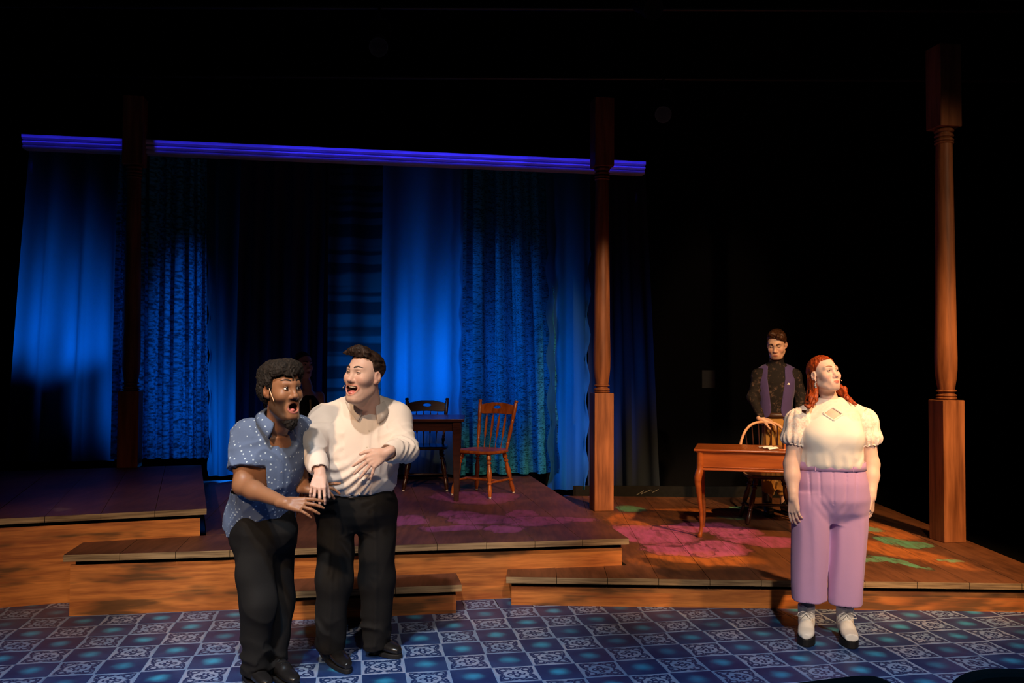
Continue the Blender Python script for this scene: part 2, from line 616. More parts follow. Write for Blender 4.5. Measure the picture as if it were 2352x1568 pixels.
# left, high platform
bL = np.array([-2.205, 6.455])
uL, vL = direc(A_L)
L_len = 4.2
Lb = bL - uL * L_len
Lr0, Lr1 = tuple(bL), tuple(bL + vL * 3.6)                      # right edge
Lf0, Lf1 = tuple(Lb + vL * 0.05 - uL), tuple(bL + vL * 0.05 + uL * 3)   # riser line of the left platform
pl = platform('high left platform of dark plum boards in front of the blue drapes', Lb, A_L, L_len, 3.0, ZL, 0.042, 0.35, lambda r: [r], M_TOP_L)
q0, q1 = Lb + vL * 0.05, bL + vL * 0.05 - uL * 0.045
MB().prism([tuple(q0), tuple(q1), tuple(q1 + vL * 0.018), tuple(q0 + vL * 0.018)], 0, ZL - 0.073).build('riser_panel', M_RISER, pl)
MB().prism([tuple(q0 + vL * 0.045), tuple(q1 + vL * 0.045 - uL * 0.02), tuple(q1 + vL * 0.06 - uL * 0.02), tuple(q0 + vL * 0.06)], ZL - 0.14, ZL - 0.043).build('frame', M_BLACK, pl)  # black strip added for the shadow line under the nosing
q2 = q1 + vL * 0.02
MB().prism([tuple(q2 - uL * 0.018), tuple(q2), tuple(q2 + vL * 2.9), tuple(q2 + vL * 2.9 - uL * 0.018)], 0, ZL - 0.043).build('side_panel', M_SIDE, pl)

# middle platform
fM = np.array([-2.915, 5.805])
uM, vM = direc(A_M)
M_len = float(np.linalg.norm(np.array([0.856, 6.463]) - fM))
rM = fM + uM * M_len
Mr0, Mr1 = tuple(rM), tuple(rM + vM * 4)
Mf0, Mf1 = tuple(fM + vM * 0.05 - uM), tuple(rM + vM * 0.05 + uM * 3)


def clip_mid(r):
    # outside the left platform: in front of its riser, or right of its side
    out = []
    right = clip(r, Lr0, Lr1, False)
    if abs(area(right) - area(r)) < 1e-6: return [r]
    A = clip(r, Lf0, Lf1, False)
    if len(A) > 2: out.append(A)
    B = clip(clip(r, Lf0, Lf1, True), Lr0, Lr1, False)
    if len(B) > 2: out.append(B)
    return out


pm = platform('middle platform of brown boards with a painted violet flower, table and chairs on it', fM, A_M, M_len, 3.75, ZM, 0.045, 0.342, clip_mid, M_TOP_M)
q0, q1 = fM + vM * 0.05 + uM * 0.03, rM + vM * 0.05 - uM * 0.04
MB().prism([tuple(q0), tuple(q1), tuple(q1 + vM * 0.018), tuple(q0 + vM * 0.018)], 0, ZM - 0.077).build('riser_panel', M_RISER, pm)
MB().prism([tuple(q0 + vM * 0.045 + uM * 0.02), tuple(q1 + vM * 0.045 - uM * 0.02), tuple(q1 + vM * 0.06 - uM * 0.02), tuple(q0 + vM * 0.06 + uM * 0.02)], ZM - 0.14, ZM - 0.046).build('frame', M_BLACK, pm)  # added black strip, keeps the gap below the board ends dark
q2 = q1 + vM * 0.02
MB().prism([tuple(q2 - uM * 0.018), tuple(q2), tuple(q2 + vM * 3.65), tuple(q2 + vM * 3.65 - uM * 0.018)], 0, ZM - 0.046).build('side_panel', M_SIDE, pm)

# right, low platform
fR = np.array([-0.034, 6.135])
uR, vR = direc(A_R)
R_len = 3.83


def clip_right(r):
    right = clip(r, Mr0, Mr1, False)
    if abs(area(right) - area(r)) < 1e-6: return [r]
    out = [clip(r, Mf0, Mf1, False)]
    B = clip(clip(r, Mf0, Mf1, True), Mr0, Mr1, False)
    if len(B) > 2: out.append(B)
    return [o for o in out if len(o) > 2]


pr = platform('low right platform of orange brown boards with a big painted pink flower', fR, A_R, R_len, 3.86, ZR, 0.043, 0.348, clip_right, M_TOP_R)
q0, q1 = fR + vR * 0.05 + uR * 0.036, fR + vR * 0.05 + uR * (R_len - 0.03)
MB().prism([tuple(q0), tuple(q1), tuple(q1 + vR * 0.018), tuple(q0 + vR * 0.018)], 0, ZR - 0.075).build('riser_panel', M_RISER, pr)
MB().prism([tuple(q0 + vR * 0.045 + uR * 0.02), tuple(q1 + vR * 0.045 - uR * 0.02), tuple(q1 + vR * 0.07 - uR * 0.02), tuple(q0 + vR * 0.07 + uR * 0.02)], ZR - 0.13, ZR - 0.044).build('frame', M_BLACK, pr)  # black strip added behind the gap for a dark nosing line
MB().prism([tuple(q1 - uR * 0.018 + vR * 0.02), tuple(q1 + vR * 0.02), tuple(q1 + vR * 3.6), tuple(q1 + vR * 3.6 - uR * 0.018)], 0, ZR - 0.044).build('side_panel', M_SIDE, pr)
MB().prism([tuple(q0 + vR * 0.02), tuple(q0 + uR * 0.018 + vR * 0.02), tuple(q0 + vR * 0.21 + uR * 0.018), tuple(q0 + vR * 0.18)], 0, ZR - 0.044).build('side_panel', M_SIDE, pr)

# small loose step in front of the middle platform
sB = np.array([-1.62, 5.705])
ps = platform('small loose wooden step in front of the middle platform behind the two men', sB, A_M, 1.315, 0.335, 0.2, 0.045, 0.44, lambda r: [r], M_TOP_M, name='wooden_step')
q0, q1 = sB + vM * 0.05 + uM * 0.04, sB + vM * 0.05 + uM * (1.315 - 0.035)
MB().prism([tuple(q0), tuple(q1), tuple(q1 + vM * 0.018), tuple(q0 + vM * 0.018)], 0, 0.124).build('riser_panel', M_RISER, ps)
MB().prism([tuple(q0 + vM * 0.045 + uM * 0.02), tuple(q1 + vM * 0.045 - uM * 0.02), tuple(q1 + vM * 0.07 - uM * 0.02), tuple(q0 + vM * 0.07 + uM * 0.02)], 0.08, 0.154).build('frame', M_BLACK, ps)  # added black strip for the shadow under the step edge
for q in (q0, q1 - uM * 0.018):
    MB().prism([tuple(q + vM * 0.019), tuple(q + uM * 0.018 + vM * 0.019), tuple(q + uM * 0.018 + vM * 0.28), tuple(q + vM * 0.28)], 0, 0.154).build('side_panel', M_SIDE, ps)

# ================================================================== COLUMNS
M_POST = wood_mat('painted_post_wood', lin(98, 56, 32), lin(178, 116, 76), (9, 9, 0.7), 2.2, 0.5, 0.3, 'Position', 0.12)


def column(x, y, zb, label):
    root = empty('turned_column', (x, y, zb), PSI, label, 'column', 'turned wooden porch columns')
    s = 0.1
    mk = lambda n, mb, sm=False, bv=0: mb.build(n, M_POST, root, smooth=sm, bevel=bv, world_space=False)
    top = lambda z: z - zb
    mk('base_block', MB().box((0, 0, top(1.385) / 2), (0.2, 0.2, top(1.385))), bv=0.006)
    prof = []
    def bead(z0, z1, r0, r1):
        for k in range(7):
            a = math.pi * k / 6
            prof.append((r0 + (r1 - r0) * math.sin(a), z0 + (z1 - z0) * (1 - math.cos(a)) / 2))
    prof.append((0.078, top(1.385)))
    bead(top(1.390), top(1.410), .066, .084)
    bead(top(1.412), top(1.434), .066, .082)
    prof.append((.062, top(1.438))); prof.append((.062, top(1.448)))
    bead(top(1.450), top(1.472), .062, .081)
    mk('lower_ring', MB().lathe(prof, seg=32), True)
    prof = [(.066, top(1.472)), (.070, top(1.50)), (.080, top(1.56)), (.087, top(1.64)), (.0885, top(1.74)), (.087, top(1.86)), (.083, top(2.05)), (.080, top(2.4)),
            (.076, top(2.8)), (.071, top(3.2)), (.067, top(3.5)), (.066, top(3.555))]
    mk('shaft', MB().lathe(prof, seg=40), True)
    prof = []
    bead(top(3.555), top(3.577), .062, .078)
    bead(top(3.578), top(3.604), .062, .078)
    bead(top(3.612), top(3.642), .058, .078)
    bead(top(3.652), top(3.686), .058, .080)
    mk('upper_ring', MB().lathe(prof, seg=32), True)
    mk('top_block', MB().box((0, 0, top(4.04)), (0.2, 0.2, 0.70)), bv=0.006)
    return root


column(3.672, 7.50, ZR, 'tall turned wooden column at the far right beside the woman in lilac trousers')
column(0.915, 9.03, ZR, 'turned wooden column in the middle, at the right end of the blue drapes')
column(-3.885, 9.05, ZL, 'unlit dark turned column on the left platform in front of the drapes')

# ================================================================== DRAPES AND RAIL
def cy(x): return 10.05 + (x - 0.25) * 0.165


def mould():
    m, t, b = new_mat('painted_moulding', 0.45, 0.4)
    n = noise(t, coord(t, 'Position'), 6, 4, (1, 1, 6))
    t.links.new(mixc(t, n, lin(170, 160, 190), lin(220, 214, 235)), b.inputs['Base Color'])
    return m


ang_c = math.atan(0.165)
x0, x1 = -4.975, 1.495
root = empty('drape_rail', (x0, cy(x0) - 0.24, 3.838), ang_c, 'long horizontal moulded rail glowing blue above the drapes', 'rail')
Lr = (x1 - x0) / math.cos(ang_c)
prof = [(0.10, 0.0), (-0.02, 0.0), (-0.025, 0.012), (-0.025, 0.030), (-0.010, 0.036), (-0.010, 0.044), (-0.035, 0.050), (-0.045, 0.060), (-0.045, 0.074), (-0.022, 0.080), (-0.022, 0.088),
        (-0.05, 0.094), (-0.06, 0.104), (-0.06, 0.134), (0.10, 0.134)]
n = len(prof)
vs = [(0, a, b) for a, b in prof] + [(Lr, a, b) for a, b in prof]
MB().add(vs, [tuple(range(n)), tuple(range(n, 2 * n))[::-1]] + [(i, i + n, (i + 1) % n + n, (i + 1) % n) for i in range(n)]).build('moulding', mould(), root, world_space=False)
for k in range(4):
    MB().tube([(Lr * (0.06 + k * 0.29), 0.06, 0.13), (Lr * (0.06 + k * 0.29), 0.06, 2.6)], 0.004, 6).build('hanging_wire', M_BLACK, root, world_space=False)
for xs0, xs1, pw in ((-4.975, -4.03, .15), (-3.70, -2.55, .20), (-2.55, -1.2, .40), (-1.2, 0.15, .48), (0.15, 1.495, .34)):
    xa = (xs0 + xs1) / 2
    d = bpy.data.lights.new('rail_light', 'AREA')
    d.energy = pw
    d.color = (0.035, 0.03, 1.0)
    d.shape = 'RECTANGLE'
    d.size, d.size_y = (xs1 - xs0) / math.cos(ang_c), 0.06
    d.spread = math.radians(4)
    o = bpy.data.objects.new('rail_light', d)
    COL.objects.link(o)
    uu, nn = Vector((math.cos(ang_c), math.sin(ang_c), 0)), Vector((math.sin(ang_c), -math.cos(ang_c), 0))
    bk = (nn * math.cos(0.6) + Vector((0, 0, 1)) * math.sin(0.6))          # local z points back to the lamp
    yy_ = bk.cross(uu)
    pos = Vector((xa, cy(xa) - 0.27, 3.910)) + bk * 0.8
    o.matrix_world = Matrix(((uu.x, yy_.x, bk.x, pos.x), (uu.y, yy_.y, bk.y, pos.y), (uu.z, yy_.z, bk.z, pos.z), (0, 0, 0, 1)))


def cloth_mat(name, col, trans=0.85, pattern=None, sheen=0.0):
    m = bpy.data.materials.new(name)
    m.use_nodes = True
    t = m.node_tree
    t.nodes.clear()
    out = t.nodes.new('ShaderNodeOutputMaterial')
    mix = t.nodes.new('ShaderNodeMixShader')
    d = t.nodes.new('ShaderNodeBsdfDiffuse')
    tr = t.nodes.new('ShaderNodeBsdfTranslucent')
    u, v, _ = xyz(t, coord(t, 'UV'))
    weave = noise(t, coord(t, 'UV'), 60, 3, (1, 8, 1))
    c = mixc(t, weave, tuple(q * 0.85 for q in col), tuple(q * 1.1 for q in col))
    if pattern == 'lace':
        n = noise(t, coord(t, 'UV'), 26, 2, (1, 1.3, 1))
        rows = noise(t, coord(t, 'UV'), 40, 2, (1, 1, 1))
        f = (n * 0.6 + rows * 0.45).step(0.40, 0.62)
        c = mixc(t, f, tuple(q * 0.18 for q in col), col)
    elif pattern == 'vine':
        n = noise(t, coord(t, 'UV'), 34, 3, (1, 1.4, 1))
        n2 = noise(t, coord(t, 'UV'), 9, 2, (1, 3, 1))
        f = ((n - 0.5).abs() * 2.2 + n2 * 0.5).step(0.62, 0.22)
        c = mixc(t, f, tuple(q * 0.22 for q in col), col)
    elif pattern == 'bands':
        f = noise(t, coord(t, 'UV'), 7, 1, (0.02, 1, 1)).step(0.46, 0.54)
        c = mixc(t, f, tuple(q * 0.35 for q in col), col)
    t.links.new(c, d.inputs[0]); t.links.new(c, tr.inputs[0])
    mix.inputs[0].default_value = trans
    t.links.new(d.outputs[0], mix.inputs[1]); t.links.new(tr.outputs[0], mix.inputs[2])
    t.links.new(mix.outputs[0], out.inputs[0])
    return m


def meander(theta):
    """one period of a folded cloth edge (x 0..1, y), theta is the steepest turn in radians"""
    n = 64
    ph = np.linspace(0, 2 * np.pi, n + 1)
    th = theta * np.sin(ph)
    x = np.concatenate([[0], np.cumsum((np.cos(th[:-1]) + np.cos(th[1:])) / 2)])
    y = np.concatenate([[0], np.cumsum((np.sin(th[:-1]) + np.sin(th[1:])) / 2)])
    y -= y.mean()
    return x / x[-1], y / x[-1]


def drape(label, pxl, pxr, zb, mat, lam, theta, off=0.0, seed=0, ragged=0.0, pxlb=None, pxrb=None, nv=48, swag=0.0, flat_top=0.6, ymax=0.075, per=22):
    """a hanging cloth between two photograph columns with real folds that double back; lam: fold width in metres"""
    r = random.Random(seed)
    zt = 3.93
    def Xat(px):
        x = -1.0
        for _ in range(8): x = (px - IW / 2) / FPX * (cy(x) + off)
        return x
    tl, tr_ = Xat(pxl), Xat(pxr)
    bl, br = Xat(pxlb if pxlb is not None else pxl), Xat(pxrb if pxrb is not None else pxr)
    W = tr_ - tl
    n = max(1, int(round(W / lam)))
    ws = [r.uniform(0.6, 1.4) for _ in range(n)]
    tot = sum(ws)
    ths = [theta * r.uniform(0.75, 1.12) for _ in range(n)]
    vs, uvs = [], []
    nu = n * per
    drift = [r.uniform(-1, 1) for _ in range(6)]
    for a in range(nv + 1):
        tv = a / nv
        z = zt + (zb - zt) * tv
        acc = 0.0
        k_open = flat_top + (1 - flat_top) * min(1.0, tv * 3)
        for i in range(n):
            th = math.radians(min(112.0, ths[i] * k_open * (1 + 0.10 * math.sin(3.1 * tv + i * 1.7 + seed))))
            mx, my = meander(th)
            for b in range(per + (1 if i == n - 1 else 0)):
                q = b / per * 64
                xx = acc + np.interp(q, range(65), mx) * ws[i] / tot
                lw = ws[i] / tot * W
                yy = np.interp(q, range(65), my) * lw
                yy = max(-ymax, min(ymax, yy))
                s = xx + 0.012 * drift[i % 6] * math.sin(2.2 * tv + i)
                x = (tl + W * s) * (1 - tv) + (bl + (br - bl) * s) * tv
                dy = yy
                if ragged and (xx < 0.07 or xx > 0.93):
                    dy += ragged * math.sin(tv * 60 + seed) * 0.5 * (1 if tv > 0.3 else 0)
                    x += ragged * math.sin(tv * 47 + 2 * seed) * 0.6 * (1 if tv > 0.25 else 0.2)
                if swag:
                    dy -= swag * math.exp(-((xx - 0.62) / 0.14) ** 2) * max(0, 1 - tv * 1.9)
                vs.append((x, cy(x) + off + dy, z))
                uvs.append(((i + b / per) * lam * 1.5, tv * (zt - zb)))
            acc += ws[i] / tot
    m = nu + 1
    fs = [(a * m + b, a * m + b + 1, (a + 1) * m + b + 1, (a + 1) * m + b) for a in range(nv) for b in range(nu)]
    me = mesh_py('drape', vs, fs)
    uvl = me.uv_layers.new(name='UVMap')
    uv = np.array(uvs, np.float32)
    li = np.empty(len(me.loops), np.int32)
    me.loops.foreach_get('vertex_index', li)
    uvl.data.foreach_set('uv', uv[li].ravel())
    return put('drape', me, mat, smooth=True, label=label, cat='drape', group='fabric drapes hanging from the blue rail')


C_SAT = (0.30, 0.56, 0.80)
M_SATIN = cloth_mat('satin_drape', C_SAT, 0.9)
M_LACE = cloth_mat('lace_drape', (0.08, 0.60, 0.85), 0.35, 'lace')
M_VINE = cloth_mat('brocade_drape', (0.06, 0.50, 0.72), 0.4, 'vine')
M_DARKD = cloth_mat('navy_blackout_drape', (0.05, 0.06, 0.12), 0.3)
M_BAND = cloth_mat('banded_sheer_drape', (0.13, 0.2, 0.22), 0.85, 'bands')
M_PLAIN = cloth_mat('muslin_drape', (0.16, 0.55, 0.72), 0.9)
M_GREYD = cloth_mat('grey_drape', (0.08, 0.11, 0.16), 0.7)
drape('smooth blue satin drape at the far left end of the rail', 62, 277, 0.64, M_SATIN, 0.30, 62, 0.05, 3, pxlb=26, pxrb=270)
drape('lace patterned blue drape with narrow folds behind the dark left column', 272, 472, 0.665, M_LACE, 0.115, 110, -0.03, 5, pxlb=268, pxrb=484, flat_top=0.9, ymax=0.11)
drape('plain blue drape with a gathered edge hanging beside the left platform', 468, 556, 0.46, M_PLAIN, 0.22, 70, 0.09, 8, ragged=0.03, pxlb=486, pxrb=556)
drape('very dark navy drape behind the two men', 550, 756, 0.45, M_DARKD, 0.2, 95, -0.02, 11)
drape('narrow sheer drape with horizontal bands', 750, 882, 0.45, M_BAND, 0.3, 40, 0.06, 13)
drape('brightest smooth blue drape behind the dark table', 877, 1062, 0.45, M_SATIN, 0.36, 58, -0.02, 17, swag=0.10)
drape('blue brocade drape behind the turned wooden chair', 1056, 1258, 0.44, M_VINE, 0.19, 108, 0.06, 19, ragged=0.02, pxrb=1285, flat_top=0.9, ymax=0.10)
drape('pale muslin drape with a ragged edge left of the middle column', 1252, 1356, 0.26, M_PLAIN, 0.26, 48, -0.04, 23, ragged=0.035, pxlb=1262, pxrb=1348)
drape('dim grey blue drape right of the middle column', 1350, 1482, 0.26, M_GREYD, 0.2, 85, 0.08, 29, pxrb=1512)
# blue flood lamps standing behind the drapes: (px, py) of the lamp, power, beam angle, upward aim
for (px, py, pw, an, up) in ((72, 800, 7, 88, 0.55), (178, 835, 11, 88, 0.5), (262, 820, 8, 84, 0.5), (385, 930, 9, 110, 0.25), (525, 1010, 11, 110, 0.1), (640, 960, 5, 120, 0.2), (815, 900, 6, 120, 0.3),
                             (925, 870, 11, 125, 0.25), (1015, 850, 17, 125, 0.2), (1160, 860, 12, 130, 0.25), (1305, 985, 13, 125, 0.1), (1440, 860, 3.5, 120, 0.2)):
    p = at(px, py, 9.9)
    Yc = cy(p[0])
    p = at(px, py, Yc + 0.85)
    spot('drape_flood', tuple(p), (p[0] * 0.975, Yc, p[2] + 0.85 * up), pw * 1.05, BLUE, an, 0.75, 0.08)

# ================================================================== FURNITURE
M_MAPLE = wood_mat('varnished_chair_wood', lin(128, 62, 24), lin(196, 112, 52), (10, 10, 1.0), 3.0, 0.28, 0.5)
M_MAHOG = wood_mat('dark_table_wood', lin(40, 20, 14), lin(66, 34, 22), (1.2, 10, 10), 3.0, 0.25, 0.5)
M_DESK = wood_mat('red_brown_desk_wood', lin(130, 64, 26), lin(174, 94, 42), (1.0, 9, 9), 2.4, 0.25, 0.5)
M_WIND = wood_mat('dark_windsor_wood', lin(44, 22, 16), lin(74, 40, 26), (8, 8, 1), 3.0, 0.3, 0.5)
M_BOW = wood_mat('lit_bow_wood', lin(206, 150, 110), lin(238, 190, 150), (6, 6, 6), 3.0, 0.4, 0.4)  # front light on the hoop put into a paler wood colour
M_GLIDE = plain_mat('white_nylon', lin(225, 222, 215), 0.5, 0.4)


def turned(a, b, r, n=None, seg=12):
    """a turned stick between two points with beads and a swelling"""
    a, b = np.array(a, float), np.array(b, float)
    pr = n or [(0, .72), (.05, .8), (.10, .95), (.15, .98), (.17, .62), (.19, .62), (.21, .95), (.24, .95), (.26, .6), (.30, .68), (.42, 1.0), (.50, 1.05), (.60, .88), (.66, .62), (.68, .95), (.71, .95),
               (.73, .6), (.76, .7), (.84, .9), (.92, .8), (.97, .62), (1, .55)]
    return MB().tube([a + (b - a) * t for t, k in pr], [r * k for t, k in pr], seg)


def ring_plate(outer, inner, y0, y1, M):
    """plate with a hole: matched outlines (x, z), thickness along y, placed by M"""
    n = len(outer)
    mb = MB()
    V = lambda p, y: tuple(M @ Vector((p[0], y, p[1])))
    vs = [V(p, y0) for p in outer] + [V(p, y0) for p in inner] + [V(p, y1) for p in outer] + [V(p, y1) for p in inner]
    fs = []
    for i in range(n):
        j = (i + 1) % n
        fs += [(i, j, n + j, n + i), (2 * n + j, 2 * n + i, 3 * n + i, 3 * n + j), (j, i, 2 * n + i, 2 * n + j), (n + i, n + j, 3 * n + j, 3 * n + i)]
    return mb.add(vs, fs)


def spindle_chair(label, mat, loc, rz):
    c = empty('spindle_chair', loc, rz, label, 'chair', 'spindle back chairs on the middle platform')
    W = dict(parent=c, world_space=False)
    sz = 0.43
    # seat: rounded saddle plate
    pts = []
    for k in range(40):
        a = 2 * math.pi * k / 40
        ca, sa = math.cos(a), math.sin(a)
        x = 0.225 * math.copysign(abs(ca) ** 0.55, ca) * (1.0 - 0.08 * (sa > 0) * sa)
        y = 0.215 * math.copysign(abs(sa) ** 0.55, sa)
        pts.append((x, y))
    mb = MB()
    rings = [(0.93, sz - 0.028), (1.0, sz - 0.018), (1.0, sz - 0.004), (0.96, sz + 0.004), (0.6, sz - 0.004)]
    vs = [(x * s, y * s, z) for s, z in rings for x, y in pts]
    n = 40
    fs = [(r * n + i, r * n + (i + 1) % n, (r + 1) * n + (i + 1) % n, (r + 1) * n + i) for r in range(len(rings) - 1) for i in range(n)]
    fs += [tuple(range(n))[::-1], tuple(range((len(rings) - 1) * n, len(rings) * n))]
    mb.add(vs, fs).build('seat', mat, smooth=True, **W)
    for sx in (-1, 1):
        for sy in (-1, 1):
            top, bot = (sx * 0.15, sy * 0.14, sz - 0.02), (sx * 0.215, sy * 0.215, 0.012)
            lg = turned(top, bot, 0.0245).build('leg', mat, smooth=True, **W)
            MB().lathe([(0.010, 0), (0.0125, 0.004), (0.0125, 0.012)], (sx * 0.216, sy * 0.216, 0)).build('foot_glide', M_GLIDE, parent=lg, world_space=False, smooth=True)
        st = [(0, .6), (.2, .8), (.4, .95), (.5, 1.05), (.6, .95), (.8, .8), (1, .6)]
        turned((sx * 0.196, -0.19, 0.14), (sx * 0.196, 0.19, 0.14), 0.013, st).build('stretcher', mat, smooth=True, **W)
    turned((-0.196, 0, 0.14), (0.196, 0, 0.14), 0.013, st).build('stretcher', mat, smooth=True, **W)
    ba = math.radians(13)
    back = lambda x, h: (x, 0.165 + h * math.sin(ba), sz + h * math.cos(ba))
    for sx in (-1, 1):
        pr = [(0, .62), (.06, .7), (.10, .98), (.13, .98), (.15, .66), (.17, .9), (.20, .66), (.30, .95), (.42, 1.05), (.52, .75), (.55, 1.0), (.58, 1.0), (.60, .78), (.64, .95), (.70, 1.08), (.92, 1.05), (.94, .85), (.955, .85), (.97, 1.1), (1.0, .9)]
        turned(back(sx * 0.168, 0), back(sx * 0.212, 0.485), 0.0185, pr).build('back_post', mat, smooth=True, **W)
    for x in (-0.105, -0.035, 0.035, 0.105):
        pr = [(0, .55), (.2, .6), (.30, .75), (.36, 1.5), (.42, 1.75), (.78, 1.75), (.86, 1.4), (.92, .6), (1.0, .5)]
        a, b = np.array(back(x * 0.92, 0)), np.array(back(x * 1.06, 0.36))
        MB().tube([a + (b - a) * t for t, k in pr], [0.0085 * k for t, k in pr], 10, ell=(0.75, 1.0)).build('spindle', mat, smooth=True, **W)
    # crest rail with a hand hole
    outer, inner = [], []
    for k in range(56):
        a = 2 * math.pi * k / 56
        ca, sa = math.cos(a), math.sin(a)
        x = 0.2 * math.copysign(abs(ca) ** 0.5, ca)
        if sa >= 0:
            z = 0.030 + 0.034 * max(0, math.cos(x / 0.2 * math.pi / 2)) ** 0.6 if abs(ca) < 0.97 else 0.02 * sa / 0.25
            if abs(x) < 0.09: z = 0.066
        else:
            z = -0.05 * abs(sa) ** 0.3 + 0.006 * math.cos(x / 0.2 * 3.14)
        outer.append((x, z))
        inner.append((0.043 * ca, 0.018 + 0.017 * sa))
    Mx = Matrix.Translation(back(0, 0.395)) @ Matrix.Rotation(-ba, 4, 'X')
    ring_plate(outer, inner, -0.009, 0.009, Mx).build('crest_rail', mat, bevel=0.004, **W)
    return c


P = atz(1122, 1147, ZM)
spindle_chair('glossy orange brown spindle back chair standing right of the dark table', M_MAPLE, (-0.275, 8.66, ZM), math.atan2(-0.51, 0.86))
spindle_chair('unlit dark spindle back chair behind the dark table', M_MAHOG, (-0.87, 9.06, ZM), math.radians(4))  # dark table wood carries the lack of light on this chair
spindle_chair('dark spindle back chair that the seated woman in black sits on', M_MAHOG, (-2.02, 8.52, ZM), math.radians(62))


def dining_table():
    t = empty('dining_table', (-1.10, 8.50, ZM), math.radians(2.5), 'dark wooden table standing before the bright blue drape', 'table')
    W = dict(parent=t, world_space=False)
    MB().box((0, 0, 0.742), (1.30, 0.76, 0.026)).build('table_top', M_MAHOG, bevel=0.005, **W)
    for s in (-1, 1):
        MB().box((0, s * 0.33, 0.685), (1.16, 0.02, 0.088)).build('apron', M_MAHOG, **W)
        MB().box((s * 0.58, 0, 0.685), (0.02, 0.64, 0.088)).build('apron', M_MAHOG, **W)
        for q in (-1, 1):
            a = [(-.5, -.5), (.5, -.5), (.5, .5), (-.5, .5)]
            vs = [(s * 0.58 + x * w, q * 0.325 + y * w, z) for z, w in ((0, .045), (.60, .075), (.73, .075)) for x, y in a]
            fs = [(r * 4 + i, r * 4 + (i + 1) % 4, r * 4 + 4 + (i + 1) % 4, r * 4 + 4 + i) for r in range(2) for i in range(4)] + [(3, 2, 1, 0), (8, 9, 10, 11)]
            MB().add(vs, fs).build('leg', M_MAHOG, bevel=0.004, **W)


dining_table()


def writing_desk():
    rz = math.radians(-15)
    t = empty('writing_desk', (0, 0, ZR), rz, 'red brown writing desk with curved cabriole legs in front of the young man', 'desk')
    co, si = math.cos(rz), math.sin(rz)
    # front left foot stands at (1.615, 7.616)
    lx, ly = -0.545, -0.245
    t.location = (1.615 - (lx * co - ly * si), 7.60 - (lx * si + ly * co), ZR)
    W = dict(parent=t, world_space=False)
    MB().box((0, 0, 0.741), (1.20, 0.60, 0.018)).build('desk_top', M_DESK, bevel=0.006, **W)
    MB().box((0, 0, 0.727), (1.16, 0.57, 0.012)).build('top_moulding', M_DESK, bevel=0.005, **W)
    f = MB().box((0, -0.262, 0.648), (1.05, 0.02, 0.146)).build('front_apron', M_DESK, **W)
    MB().box((0, -0.275, 0.578), (1.07, 0.016, 0.014)).build('bead_strip', M_DESK, parent=f, world_space=False, bevel=0.005)
    MB().box((0, -0.274, 0.600), (1.05, 0.010, 0.006)).build('bead_strip', M_DESK, parent=f, world_space=False, bevel=0.002)
    MB().box((0, 0.262, 0.648), (1.05, 0.02, 0.146)).build('back_apron', M_DESK, **W)
    for s in (-1, 1):
        MB().box((s * 0.545, 0, 0.648), (0.02, 0.50, 0.146)).build('side_apron', M_DESK, **W)
        for q in (-1, 1):
            pts, rad = [], []
            for z, o, r in ((.725, 0, .030), (.64, 0, .031), (.575, 0.001, .032), (.545, .012, .033), (.51, .021, .032), (.47, .022, .029), (.40, .015, .024), (.30, .004, .019), (.20, -.006, .016), (.10, -.008, .014), (.05, -.004, .015), (.025, .004, .019), (.008, .006, .020), (0, .006, .017)):
                pts.append((s * (0.545 + o * 0.9), q * (0.255 + o * 0.9), z)); rad.append(r)
            MB().tube(pts, rad, 14, ell=(1, 1)).build('cabriole_leg', M_DESK, smooth=True, **W)
    return t


desk = writing_desk()
bpy.context.view_layer.update()


def on_desk(x, y, z=0.75):
    co, si = math.cos(desk.rotation_euler.z), math.sin(desk.rotation_euler.z)
    return (desk.location.x + x * co - y * si, desk.location.y + x * si + y * co, ZR + z)


# things on the desk
t = empty('letter_tray', on_desk(0.27, 0.02), desk.rotation_euler.z + 0.05, 'low orange wooden letter tray lying on the writing desk', 'tray')
W = dict(parent=t, world_space=False)
MB().box((0, 0, 0.003), (0.26, 0.20, 0.006)).build('tray_base', M_DESK, **W)
for s in (-1, 1):
    MB().box((s * 0.127, 0, 0.026), (0.006, 0.20, 0.04)).build('tray_side', M_DESK, **W)
    MB().box((0, s * 0.097, 0.020), (0.248, 0.006, 0.028)).build('tray_side', M_DESK, **W)
M_PAPER = plain_mat('white_paper', lin(245, 240, 228), 0.8, 0.2, 20, 0.04)
vs, fs = [], []
for i in range(9):
    for j in range(3):
        vs.append((-0.02 + 0.045 * j - 0.045, -0.09 + 0.0225 * i, 0.008 + 0.012 * math.sin(i * 0.9) ** 2 + 0.004 * j))
for i in range(8):
    for j in range(2):
        fs.append((i * 3 + j, i * 3 + j + 1, i * 3 + j + 4, i * 3 + j + 3))
o = put('paper_sheet', mesh_py('paper_sheet', vs, fs), M_PAPER, loc=on_desk(0.035, -0.10), label='crumpled white paper lying on the writing desk by the tray', cat='paper', smooth=True)
o.rotation_euler = (0, 0, 0.25)
md = o.modifiers.new('thick', 'SOLIDIFY'); md.thickness = 0.002
t = empty('fountain_pen', on_desk(0.17, -0.16, 0.756), 0.1, 'thin brown pen lying on the writing desk', 'pen')
MB().tube([(-0.075, 0, 0), (-0.07, 0, 0), (0.05, 0, 0), (0.075, 0, 0)], [0.002, 0.0045, 0.005, 0.0012], 8).build('barrel', M_MAPLE, t, smooth=True, world_space=False)
MB().tube([(-0.03, 0, 0.0), (-0.028, 0, 0.0)], [0.0054, 0.0054], 8).build('band', M_GLIDE, t, world_space=False)
t = empty('ink_bottle', on_desk(0.455, -0.10), 0, 'small dark ink bottle with a white stopper at the right of the desk', 'bottle')
